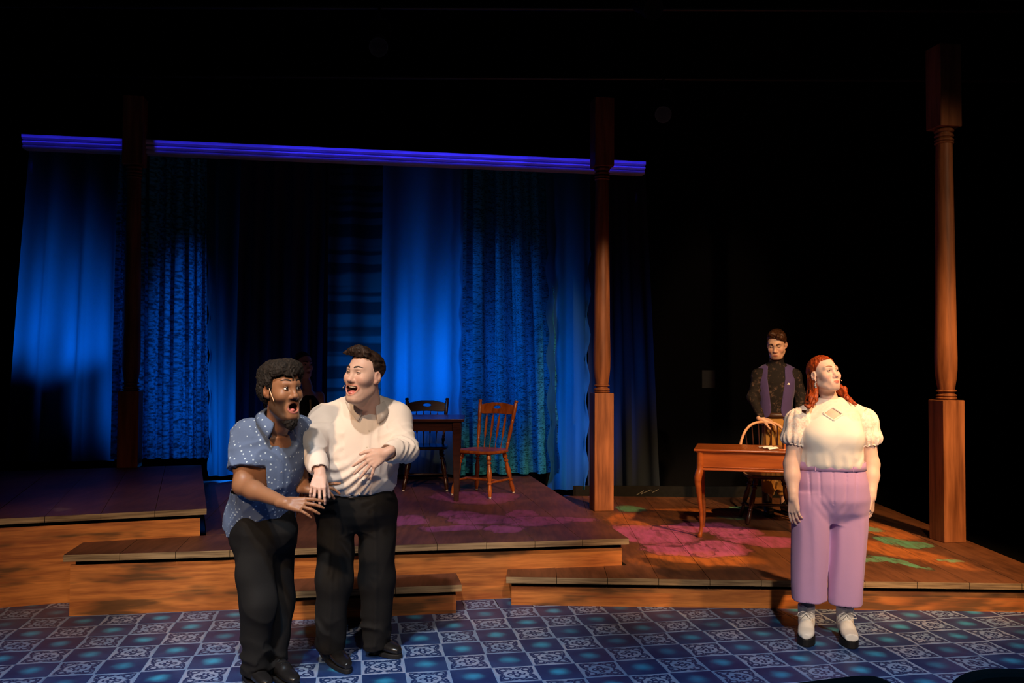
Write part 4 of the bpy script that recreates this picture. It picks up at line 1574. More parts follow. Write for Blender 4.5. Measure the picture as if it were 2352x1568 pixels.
def face_parts(H, S, body, skin_mat, hair_mat, iris, open_up=.5, open_dn=.35, look=(0, 0), brow_z=.034, brow_tilt=0.0, brow_r=.0042, teeth=True, lash=(0.01, 0.006, 0.005)):
    """eyes, lids, brows, teeth and tongue, children of the body"""
    sc = H.sc
    M_IRIS = plain_mat('iris', iris, 0.15, 0.5, 200, 0.3)
    M_LASH = plain_mat('lashes', lash, 0.7, 0.2)
    for q in (-1, 1):
        c = np.array([q * .032, .0765, .010])
        e = ball(H.W(*c), .0122 * sc, H.R).build('eye', M_EYEW, body, smooth=True)
        d = unit(np.array([look[0], 1.0, look[1]]))
        ir, pu = MB(), MB()
        a = unit(np.cross(d, [0, 0, 1])); b_ = np.cross(a, d)
        for mb, rad, lift in ((ir, .0058, .0002), (pu, .0028, .0005)):
            ring, N = [], 18
            vs = [H.W(*(c + d * (.0122 + lift)))]
            for rr in (.5, 1.0):
                for k in range(N):
                    t = 2 * math.pi * k / N
                    off = (a * math.cos(t) + b_ * math.sin(t)) * rad * rr
                    v = unit(d * math.sqrt(max(1e-6, .0122 ** 2 - (rad * rr) ** 2)) + off)
                    vs.append(H.W(*(c + v * (.0122 + lift))))
            fs = [(0, 1 + k, 1 + (k + 1) % N) for k in range(N)] + [(1 + k, 1 + N + k, 1 + N + (k + 1) % N, 1 + (k + 1) % N) for k in range(N)]
            mb.add(vs, fs)
        ir.build('iris', M_IRIS, e, smooth=True)
        pu.build('pupil', M_PUPIL, e, smooth=True)
        for up in (1, -1):               # lids: spherical caps down to the opening
            lim = open_up if up > 0 else open_dn
            NU, NV = 18, 7
            vs = []
            for i in range(NV + 1):
                for j in range(NU + 1):
                    az = math.radians(-78 + 156 * j / NU)
                    shape = math.cos(az) ** .6 if abs(az) < 1.5 else 0
                    el1 = lim * shape
                    el = el1 + (1.25 - el1) * i / NV
                    r = .0122 + .0016 + .0006 * (i == 0)
                    v = np.array([math.sin(az) * math.cos(el), math.cos(az) * math.cos(el), up * math.sin(el)]) * r
                    vs.append(H.W(*(c + v)))
            fs = [(i * (NU + 1) + j, i * (NU + 1) + j + 1, (i + 1) * (NU + 1) + j + 1, (i + 1) * (NU + 1) + j) for i in range(NV) for j in range(NU)]
            if up < 0: fs = [f[::-1] for f in fs]
            lid = put('eyelid', mesh_py('eyelid', vs, fs), skin_mat, body, smooth=True)
            cl = lid.data.color_attributes.new('col', 'FLOAT_COLOR', 'POINT')
            cl.data.foreach_set('color', list(np.array([*np.array(H.skin) * .85, 1] * len(vs), F32)))
            MB().tube([vs[j] for j in range(NU + 1)], .00085 * sc if up > 0 else .0004, 5).build('lashes', M_LASH, lid)
        pts = []
        for k in range(9):
            t = k / 8
            x, z = q * (.012 + .040 * t), brow_z + .010 * math.sin(min(1, t * 1.25) * math.pi * .62) - .006 * t + brow_tilt * (t - .5)
            ys = np.linspace(.115, .03, 60)
            P = np.array([H.W(x, y_, z) for y_ in ys])
            dd = S(P)
            hit = np.argmax(dd < 0)
            pts.append(H.W(x, ys[hit] + .0008, z))
        MB().tube(pts, [brow_r * sc * k for k in (.75, 1, 1.1, 1.1, 1.05, .95, .8, .6, .25)], 8, ell=(1.25, .6)).build('eyebrow', hair_mat, body, smooth=True)
    if H.mh > .003:
        mz = -.066 - H.jaw * .45
        if teeth:
            mb = MB()
            for k in range(-4, 5):
                t = k / 4 * .85
                w = H.mw * .205
                x = H.mw * .92 * math.sin(t)
                y = .061 + .024 * math.cos(t)
                z = mz + H.mh * (.92 - .15 * t * t) - .004 + H.smile * (abs(x) / H.mw) ** 2
                M = Matrix.Translation(H.W(x, y, z)) @ Matrix(np.array(H.R)).to_4x4() @ Matrix.Rotation(-t, 4, 'Z')
                mb.box((0, 0, 0), (w * sc, .005 * sc, .0095 * sc), 0, M)
            mb.build('upper_teeth', M_TEETH, body, bevel=.0012)
        ball(H.W(0, .064, mz - H.mh * .62), .017 * sc * max(.7, H.mw / .024), H.R, sc=(1.0, 1.35, .62)).build('tongue', plain_mat('tongue', lin(206, 118, 112), 0.3, 0.4), body, smooth=True)


def hand(S, wrist, fwd, back, thumb_side, sc=1.0, curl=(.25, .3, .2), spread=(.10, .02, -.06, -.16), curls=None, thumb=(.9, .25, .2), thumb_in=0.25, rs=1.0):
    """palm and five fingers. fwd: towards the fingers, back: out of the back of the hand, thumb_side +-1"""
    x = unit(fwd)
    z = unit(np.asarray(back, float) - x * np.dot(back, x))
    y = np.cross(z, x) * thumb_side
    w = np.asarray(wrist, float)
    P = lambda a, b, c: w + sc * (x * a + y * b + z * c)
    r = sc * rs
    kn = [(.090, .030), (.095, .009), (.090, -.012), (.080, -.031)]
    S.cap(P(-.03, 0, 0), P(.012, 0, 0), .0245 * r, .0245 * r, .012)
    for (a, b) in kn:
        S.cap(P(.010, b * .45, 0), P(a, b, 0), .0155 * r, .0115 * r, .010)
    S.cap(P(.02, .018, -.004), P(.06, .026, -.006), .016 * r, .013 * r, .010)
    S.cap(P(.02, -.016, -.004), P(.06, -.026, -.004), .015 * r, .012 * r, .010)
    lens = [(.043, .025, .021), (.047, .029, .022), (.043, .027, .021), (.034, .020, .018)]
    tips = []
    for i in range(4):
        cu = curls[i] if curls is not None else curl
        p = np.array([kn[i][0], kn[i][1], 0.0])
        ang = 0.0
        for k in range(3):
            ang += cu[k]
            d = np.array([math.cos(ang) * math.cos(spread[i]), math.cos(ang) * math.sin(spread[i]), -math.sin(ang)])
            q = p + d * lens[i][k]
            ra = (.0094, .0084, .0075)[k] * (.88 if i == 3 else 1)
            rb = (.0084, .0075, .0064)[k] * (.88 if i == 3 else 1)
            S.cap(P(*p), P(*q), ra * r, rb * r, .0035)
            p = q
        tips.append(P(*p))
    # thumb leaves the side of the palm
    p = np.array([.020, .020, -.008])
    a1 = thumb[0]
    d = np.array([math.cos(a1), math.sin(a1), -thumb_in])
    q = p + unit(d) * .042
    S.cap(P(*p), P(*q), .0155 * r, .0120 * r, .010)
    a2 = a1 - thumb[1]
    p, q = q, q + unit(np.array([math.cos(a2), math.sin(a2), -thumb_in * 1.2])) * .034
    S.cap(P(*p), P(*q), .0112 * r, .0100 * r, .004)
    a3 = a2 - thumb[2]
    p, q = q, q + unit(np.array([math.cos(a3), math.sin(a3), -thumb_in * 1.2])) * .027
    S.cap(P(*p), P(*q), .0098 * r, .0078 * r, .004)
    tips.append(P(*q))
    return tips


def collar_mesh(c, R, a, b, z0, stand, leaf, gap=.35, point=.045, flare=.03, NT=48):
    """shirt collar: a stand round the neck that folds over into two points. R columns left, forward, up"""
    rows = []
    for j in range(NT + 1):
        t = -math.pi + gap + (2 * math.pi - 2 * gap) * j / NT        # 0 is the back
        ct, st_ = math.cos(t), math.sin(t)
        front = max(0.0, -ct) ** 2.5
        out = np.array([st_ * a, -ct * b, 0]); n = unit(np.array([st_ / a, -ct / b, 0]))
        drop = leaf + point * front
        rows.append([out + np.array([0, 0, z0 - .012 * front]), out * .98 + np.array([0, .0, z0 + stand * (1 - .45 * front)]),
                     out * .99 + n * .006 + np.array([0, 0, z0 + stand * (1 - .45 * front) + .004]),
                     out + n * (.012 + flare * .5) + np.array([st_ * point * .12 * front, 0, z0 + stand * (1 - .45 * front) - drop * .5]),
                     out + n * (.012 + flare) + np.array([st_ * point * .5 * front, 0, z0 + stand * (1 - .45 * front) - drop])])
    vs = [np.asarray(c) + R @ p for r in rows for p in r]
    K = len(rows[0])
    fs = [(i * K + k, i * K + k + 1, (i + 1) * K + k + 1, (i + 1) * K + k) for i in range(NT) for k in range(K - 1)]
    return mesh_py('collar', vs, fs)


def solidify(o, th, off=0.0):
    md = o.modifiers.new('thickness', 'SOLIDIFY'); md.thickness = th; md.offset = off
    return o


def surf_hit(S, p, d, far=.2, n=120):
    """first point where a solid begins, walking from p along d"""
    ts = np.linspace(0, far, n)
    P = np.asarray(p) + ts[:, None] * unit(d)
    v = S(P)
    k = np.argmax(v < 0)
    return P[k] if (v < 0).any() else None

# ================================================================== PEOPLE
def spine(p0, p1, yaw):
    ez = unit(p1 - p0)
    y = math.radians(yaw)
    l = np.array([math.cos(y), math.sin(y), 0]); f = np.array([math.sin(y), -math.cos(y), 0])
    ex = unit(l - ez * l.dot(ez))
    ey = unit(f - ez * f.dot(ez) - ex * f.dot(ex))
    return np.stack([ex, ey, ez], 1)


def loc(o, R, x, y, z): return np.asarray(o) + R @ np.array([x, y, z])


def wrinkles(o, R, amp, seed, diag=0.6, scale=9.0, big=0.5):
    """cloth creases: ridged noise drawn out along slanted directions, in garment coordinates"""
    o = np.asarray(o, F32); Rm = np.asarray(R, F32)
    def f(P):
        q = (P - o) @ Rm
        x, y, z = q[:, 0], q[:, 1], q[:, 2]
        a = np.stack([(x + diag * z), y, (z - diag * x) * .32], 1)
        b = np.stack([(x - diag * z), y, (z + diag * x) * .30], 1)
        r1 = np.clip(ridged(a, scale, seed), 0, 1) ** 2.2
        r2 = np.clip(ridged(b, scale * .8, seed + 5), 0, 1) ** 2.2
        m = 0.5 + 0.5 * vnoise(q, 4.0, seed + 9)
        return -(amp * (r1 * m + r2 * (1 - m)) + amp * big * vnoise(q, 7.0, seed + 3)).astype(F32)
    return f


def rings(a, b, amp, n, seed=0, lo=.25, hi=.75):
    """creases round a sleeve or trouser leg between a and b"""
    a, b = np.asarray(a, F32), np.asarray(b, F32)
    ba = b - a; L = float(ba @ ba); ln = math.sqrt(L)
    u = unit(np.cross(ba, [0.3, 0.9, 0.2])).astype(F32); w = unit(np.cross(ba, u)).astype(F32)
    def f(P):
        q = P - a
        t = (q @ ba) / L
        x, y = q @ u, q @ w
        rad = np.sqrt(np.maximum(0, (q * q).sum(1) - t * t * L))
        th = np.arctan2(y, x)
        ph = 2 * np.pi * n * t + 1.3 * np.sin(th + seed) + .8 * np.sin(2 * th + seed * 2) + 3.2 * vnoise(P, 13.0, seed)
        win = np.exp(-((t - (lo + hi) / 2) / ((hi - lo) / 2 + 1e-6)) ** 4) * (rad < .17)
        return (-amp * win * (1 - np.abs(np.sin(ph / 2)) * 1.6) * (.45 + .35 * np.sin(th * 1.0 + seed) + .35 * vnoise(P, 10.0, seed + 4))).astype(F32)
    return f


def sumf(*fs): return lambda P: sum(f(P) for f in fs)


def shoe(name, heel, toe, parent, mat, sole_mat, sc=1.0, h=0.075, sole=0.022, lace_mat=None, boot=0.0, width=1.0, hres=0.005):
    """heel and toe: floor points. upper with sole and laces as its parts"""
    heel, toe = np.asarray(heel, float), np.asarray(toe, float)
    d = toe - heel; d[2] = 0
    Ln = np.linalg.norm(d)
    f = d / Ln
    s = np.cross([0, 0, 1.0], f)
    z0 = heel[2]
    R = np.stack([s, np.array([0, 0, 1.0]), f], 1)
    o = heel.copy()
    S = Solid()
    W = lambda a: a * sc * width
    rows = [(0.0, 0, sole + .030, W(.020), .030), (.02, 0, sole + .036, W(.031), .036), (.07, 0, sole + .041, W(.034), .041), (.13, 0, sole + .040, W(.037), .040), (.18, 0, sole + .030, W(.043), .031),
            (.23, 0, sole + .025, W(.043), .026), (.265, 0, sole + .021, W(.034), .022), (Ln, 0, sole + .016, W(.016), .016)]
    rows = [(r[0] * (Ln / .285 if r[0] < Ln else 1), *r[1:]) for r in rows[:-1]] + [rows[-1]]
    S.loft(o, R, rows, .01, n=2.2)
    S.cap(o + f * .062 * Ln / .285 + [0, 0, sole + .05], o + f * .066 * Ln / .285 + [0, 0, h + sole + boot], W(.044) if boot else W(.036), W(.046) if boot else W(.034), .02)
    S.cap(o + f * .10 * Ln / .285 + [0, 0, sole + .05], o + f * .155 * Ln / .285 + [0, 0, sole + .048], W(.036), W(.034), .02)
    if boot: S.half(o + [0, 0, h + sole + boot], (0.12 * f[0], 0.12 * f[1], 1))
    S.half(o + [0, 0, sole - .001], (0, 0, -1))
    up = sculpt(name, S, hres, mat, parent)
    out = []
    N = 36
    for k in range(N):
        a = 2 * math.pi * k / N
        x, y = math.cos(a), math.sin(a)
        lx = (Ln + .016) * (.5 + .5 * x) - .008
        t = lx / Ln
        wdt = W(.030 + .015 * min(1, max(0, (t - .15) / .5)) + .004) * (1 - max(0, t - .86) * 1.6)
        p = o + f * lx + s * wdt * math.copysign(abs(y) ** .62, y)
        out.append((p[0], p[1]))
    MB().prism(out, z0, z0 + sole + .003).build('sole', sole_mat, up, bevel=.004)
    if lace_mat is not None:
        for k in range(4 if boot else 3):
            t = (.42 + .07 * k) * Ln if not boot else (.36 + .055 * k) * Ln
            zt = .115 if not boot else .16
            pts = []
            for j in range(7):
                u = (j / 6 - .5) * 2
                p = o + f * (t + (.012 if (k % 2) else -.0) * u) + s * u * .024 * sc
                hit = surf_hit(S, p + [0, 0, .17 + sole + boot], (0, 0, -1), .25, 200)
                pts.append((hit if hit is not None else p + [0, 0, .1]) + [0, 0, .002])
            MB().tube(pts, .0026, 6).build('lace', lace_mat, up, smooth=True)
    return up, S


def person(label, base, cat='person'):
    return empty('person', tuple(base), 0, label, cat)


def hair_line(table):
    t = np.array(table, F32)
    o = np.argsort(t[:, 0])
    return lambda y: np.interp(y, t[o, 0], t[o, 1])


M_BLKSHOE = plain_mat('black_shoe_leather', (0.012, 0.011, 0.011), 0.28, 0.5, 60, 0.3)
M_BLKSOLE = plain_mat('black_rubber_sole', (0.012, 0.012, 0.013), 0.6, 0.3, 60, 0.2)
M_BLKTROU = plain_mat('black_wool_trousers', (0.0105, 0.0100, 0.0100), 0.8, 0.2, 160, 0.3)
M_BLKLEATH = plain_mat('black_belt_leather', (0.008, 0.008, 0.008), 0.35, 0.5)
M_CHROME = plain_mat('bright_metal', lin(200, 200, 205), 0.2, 0.6)
M_MIC = plain_mat('skin_toned_microphone', lin(235, 190, 150), 0.4, 0.4)
M_SKIN_A = attr_mat('skin_deep', 0.42, 0.35, 0.08)
M_SKIN_B = attr_mat('skin_fair', 0.45, 0.32, 0.12)


def band(o, R, rows, h0, h1, grow, name, mat, parent, NT=64, n=2.3):
    """a flat band (belt) lying on a loft between heights h0 and h1"""
    rows = np.asarray(rows, float)
    vs = []
    for h in (h0, h1):
        cx, cy_, a, b = (np.interp(h, rows[:, 0], rows[:, c]) for c in range(1, 5))
        for k in range(NT):
            t = 2 * math.pi * k / NT
            ct, st_ = math.cos(t), math.sin(t)
            e = 2 / n
            x = cx + (a + grow) * math.copysign(abs(ct) ** e, ct); y = cy_ + (b + grow) * math.copysign(abs(st_) ** e, st_)
            vs.append(loc(o, R, x, y, h))
    fs = [(k, (k + 1) % NT, NT + (k + 1) % NT, NT + k) for k in range(NT)]
    return solidify(put(name, mesh_py(name, vs, fs), mat, parent, smooth=True), .004)


def hair_mat(name, dark, light, rough=0.6):
    m, t, b = new_mat(name, rough, 0.3)
    c = coord(t, 'Object')
    n = noise(t, c, 60, 3, (1, 1, .35))
    n2 = noise(t, c, 220, 2, (1, 1, .2))
    t.links.new(mixc(t, (n * .6 + n2 * .5).step(.35, .8), dark, light), b.inputs['Base Color'])
    bump(t, b, n2, .5, .003)
    return m


def cotton(name, col, var=.05, rough=.78, strength=.18):
    m, t, b = new_mat(name, rough, .2)
    c = coord(t, 'Object')
    n = noise(t, c, 9, 4)
    w = noise(t, c, 420, 2)
    t.links.new(mixc(t, n, tuple(q * (1 - var) for q in col), col), b.inputs['Base Color'])
    b.inputs['Sheen Weight'].default_value = .15
    bump(t, b, n * .8 + w * .12, strength, .01)
    return m


# ---------------------------------------------------------------- man in the cream shirt
def man_cream():
    root = person('laughing man in a cream shirt and black trousers beside the man in blue', (-0.84, 5.02, 0))
    skin = (.74, .475, .375)
    p0, p1 = at(812, 1112, 5.02), at(846, 925, 4.92)
    R = spine(p0, p1, 16)
    sR, eR, wR = at(742, 968, 5.0), at(716, 1018, 4.76), at(735, 1088, 4.60)
    sL, eL, wL = at(910, 962, 5.0), at(932, 1030, 4.88), at(886, 1040, 4.72)
    H = Head(at(836, 863, 4.78), frame(-30, 5, -3), 1.06, jaw=.028, mw=.036, mh=.0235, smile=.013, skin=skin, lip=lin(214, 142, 124), blush=(.74, .36, .28), cheek=.010, wide=.006,
             beard=((.33, .20, .155), .55), nose=1.12)
    S = Solid()
    H.add(S, p1 + [0, .01, -.02], .060)
    S.loft(p0, R, [(-.1, 0, 0, .17, .12), (.1, 0, 0, .17, .12), (.3, 0, 0, .18, .11), (.40, 0, 0, .13, .08), (.46, 0, 0, .07, .06)], .03)
    for s_, e_, w_ in ((sR, eR, wR), (sL, eL, wL)):
        S.chain([loc(p0, R, 0, 0, .40), s_, e_, w_], [.05, .052, .043, .027], .03)
    f_r = unit(np.array([.05, -.70, -.64]))
    hand(S, wR, f_r, (0.1, -.66, .72), 1, 1.0, curls=[(.62, .45, .2), (.55, .5, .3), (.62, .55, .3), (.7, .5, .3)], spread=(.16, .10, -.12, -.20), thumb=(.55, .1, .1), thumb_in=.8)
    a = math.radians(30)
    hand(S, wL, (-math.cos(a), -.06, -math.sin(a)), (-.1, -1, .1), -1, 1.06, curls=[(.12, .15, .1)] * 3 + [(.2, .2, .2)], spread=(-.03, -.20, -.36, -.72), thumb=(.62, .28, .2), thumb_in=-.05)
    hips = [at(775, 1160, 5.03), at(864, 1160, 5.05)]
    knees = [at(766, 1330, 4.98), at(866, 1330, 5.08)]
    ank = [at(757, 1480, 4.98), at(862, 1470, 5.13)]
    for h_, k_, a_ in zip(hips, knees, ank):
        S.chain([h_, k_, a_ - [0, 0, .06]], [.075, .05, .036], .03)
    def paint(V):
        c = H.paint(V)
        c[V[:, 2] < .5] = .012
        return c
    fine = [(H.o - .14, H.o + .15, .0028), (np.minimum(wR, wL) - [.12, .08, .16], np.maximum(wR, wL) + [.03, .05, .05], .0030)]
    body = sculpt('body', S, .0055, M_SKIN_B, root, fine, paint)
    M_HAIR = hair_mat('dark_brown_hair', lin(26, 18, 14), lin(66, 44, 32))
    face_parts(H, S, body, M_SKIN_B, M_HAIR, lin(70, 50, 36), open_up=.20, open_dn=.02, look=(-.2, -.1), brow_z=.034, brow_r=.0036)
    # hair: short sides, swept quiff
    G = Solid()
    hw = H.W
    G.ell(hw(0, -.020, .047), np.array((.081, .100, .086)) * H.sc, H.R, .02)
    G.cap(hw(-.04, .062, .118), hw(.045, .050, .112), .018, .018, .03)
    G.cap(hw(-.05, .074, .112), hw(-.01, .076, .124), .013, .016, .025)
    G.cap(hw(.0, .01, .130), hw(0, .060, .130), .018, .020, .03)
    G.cap(hw(-.045, .080, .112), hw(-.072, .088, .106), .010, .004, .015)
    hl = hair_line([(-.2, -.075), (-.06, -.06), (-.03, -.03), (-.022, .012), (-.002, .012), (.004, -.012), (.016, -.016), (.020, .02), (.026, .075), (.05, .098), (.2, .102)])
    def cut(P):
        q = H.L(P)
        return ((q[:, 2] - hl(q[:, 1]) + .004 * vnoise(P, 120, 4)) * .7).astype(F32)
    G.raw('s', lambda P: cut(P), (-9,) * 3, (9,) * 3, 0.0)
    sdir = np.diag([1.0, .25, .6])
    G.disp = lambda P: (-.0045 * ridged(H.L(P) @ sdir.astype(F32), 95, 2) - .004 * vnoise(H.L(P) @ sdir.astype(F32), 40, 6)).astype(F32)
    sculpt('hair', G, .0030, M_HAIR, root)
    # shirt
    rows = [(-.045, 0, 0, .190, .132), (-.01, 0, .008, .206, .150), (.04, 0, .018, .220, .165), (.11, 0, .022, .224, .170), (.2, 0, .012, .226, .158), (.29, 0, 0, .226, .142), (.36, 0, -.008, .206, .122), (.41, 0, -.014, .165, .098), (.45, 0, -.016, .105, .078), (.472, 0, -.016, .076, .07)]
    T = Solid()
    T.loft(p0, R, rows, .03)
    shL, shR = loc(p0, R, .075, -.015, .425), loc(p0, R, -.075, -.015, .425)
    T.chain([shR, sR, eR], [.05, .074, .066], .045)
    T.chain([shL, sL, eL], [.05, .074, .068], .045)
    T.cap(loc(p0, R, .055, -.03, .475), sL + [0, 0, .028], .046, .050, .05)
    T.cap(loc(p0, R, -.055, -.03, .465), sR + [0, 0, .028], .046, .050, .05)
    cR, cL = wR + unit(eR - wR) * .02, wL + unit(eL - wL) * .015
    T.chain([eR, eR * .35 + wR * .65, cR], [.064, .052, .041], .03)
    T.chain([eL, eL * .4 + wL * .6, cL], [.068, .056, .043], .03)
    for c_, w_, e_ in ((cR, wR, eR), (cL, wL, eL)):
        u = unit(e_ - c_)
        T.cap(c_ - u * .05, c_ + u * .05, .034, .036, .002, 's')
        T.half(c_, -u, 0, (c_ - .075, c_ + .075))
        T.cap(c_ - u * .06, c_ - u * .012, .05, .05, 0.0, 's')
    T.cap(p1 + [0, .01, .02], p1 + [0, 0, .12], .062, .07, .01, 's')
    fr = np.array([.0, 0, 0])
    def placket(P):
        q = (P - p0.astype(F32)) @ R.astype(F32)
        m = np.exp(-((q[:, 0] - .012) / .017) ** 8) * (q[:, 1] > .03) * (q[:, 2] > -.04)
        pull = np.exp(-((q[:, 2] - .09) / .12) ** 2)
        x, z = q[:, 0], q[:, 2]
        arc = .0065 * pull * np.cos((x * .55 + (z - .22) * -1.0 + 4.2 * (x + .12) ** 2) * 92) * (x < .06) * np.clip((.13 - x) * 6, 0, 1) * np.clip((.26 - z) * 8, 0, 1)
        return (-.0022 * m - arc).astype(F32)
    T.disp = sumf(wrinkles(p0, R, .0120, 21, .7, 8.5, .35), rings(sR, eR, .006, 3, 1, .45, 1.05), rings(eR, cR, .006, 3, 2, .0, .6), rings(sL, eL, .007, 4, 3, .4, 1.1), rings(eL, cL, .008, 4, 4, .0, .75), placket)
    M_SHIRT = cotton('cream_cotton', lin(242, 229, 218))
    sh = sculpt('shirt', T, .0052, M_SHIRT, root, it=1)
    me = collar_mesh(p1 + R @ np.array([0, -.008, -.016]), R, .080, .078, 0.0, .036, .034, gap=.36, point=.06, flare=.032)
    solidify(put('collar', me, M_SHIRT, sh, smooth=True), .003)
    for k in range(5):
        h = surf_hit(T, loc(p0, R, .012, .3, .02 + .085 * k), -R[:, 1], .3)
        if h is not None:
            M = R[:, 1]
            MB().lathe([(.0052, 0), (.0056, .0012), (.004, .002)], h, M, 12).build('button', plain_mat('shirt_button', lin(225, 214, 196), .3, .4), sh)
    # trousers, belt
    Q = Solid()
    zb = p0[2] - .008
    o = np.array([p0[0], p0[1], 0]); Rz = spine(np.zeros(3), np.array([0, 0, 1.0]), 2)
    trows = [(zb - .24, 0, .0, .10, .08), (zb - .20, 0, .0, .17, .115), (zb - .15, 0, 0, .208, .140), (zb - .08, 0, .004, .214, .150), (zb, 0, .006, .203, .145)]
    Q.loft(o, Rz, trows, .03, n=2.2)
    hem = [at(757, 1486, 4.98), at(862, 1476, 5.13)]
    Q.chain([hips[0], knees[0], hem[0] - [0, 0, .05]], [.112, .092, .075], .05)
    Q.chain([hips[1], knees[1], hem[1] - [0, 0, .05]], [.106, .086, .071], .05)
    for e in hem: Q.half(e, (0, .15, -1), 0, (e - .16, e + .16))
    for e in hem: Q.cap(e - [0, 0, .06], e + [0, 0, .05], .064, .06, 0, 's')
    def crease(P):
        r = 0
        for h_, k_, e_ in zip(hips, knees, hem):
            for a_, b_ in ((h_, k_), (k_, e_)):
                t = np.clip((P[:, 2] - b_[2]) / (a_[2] - b_[2]), 0, 1)
                cx = b_[0] + (a_[0] - b_[0]) * t
                m = (P[:, 2] <= a_[2]) & (P[:, 2] > b_[2])
                r = r + m * np.exp(-((P[:, 0] - cx - .01) / .012) ** 2) * (P[:, 1] < a_[1])
        return (-.006 * r).astype(F32)
    Q.disp = sumf(wrinkles(o, Rz, .014, 33, .3, 5.5, .6), rings(knees[0], hem[0], .011, 4, 5, .55, 1.0), rings(knees[1], hem[1], .011, 4, 6, .55, 1.0), crease)
    tr_ = sculpt('trousers', Q, .0065, M_BLKTROU, root)
    b = band(o, Rz, trows, zb - .036, zb - .002, .006, 'belt', M_BLKLEATH, root, n=2.2)
    bc = surf_hit(Q, loc(o, Rz, -.012, .4, zb - .02), -Rz[:, 1], .4)
    if bc is not None: MB().box(tuple(bc - [0, .012, 0]), (.04, .006, .03), math.radians(6)).build('buckle', M_CHROME, b, bevel=.002)
    for heel, toe in ((atz(738, 1496, 0), atz(800, 1547, 0)), (atz(838, 1488, 0), atz(918, 1512, 0))):
        d = toe - heel; ln = np.linalg.norm(d); toe = heel + d / ln * max(ln, .285)
        shoe('shoe', heel, toe, root, M_BLKSHOE, M_BLKSOLE, 1.05, lace_mat=M_BLKLEATH)
    # headset microphone along the far cheek
    MB().tube([H.W(-.078, .0, -.03), H.W(-.070, .05, -.052), H.W(-.048, .092, -.066), H.W(-.044, .098, -.070)], [.0014, .0014, .0014, .0035], 6).build('microphone', M_MIC, root, smooth=True)
    return root


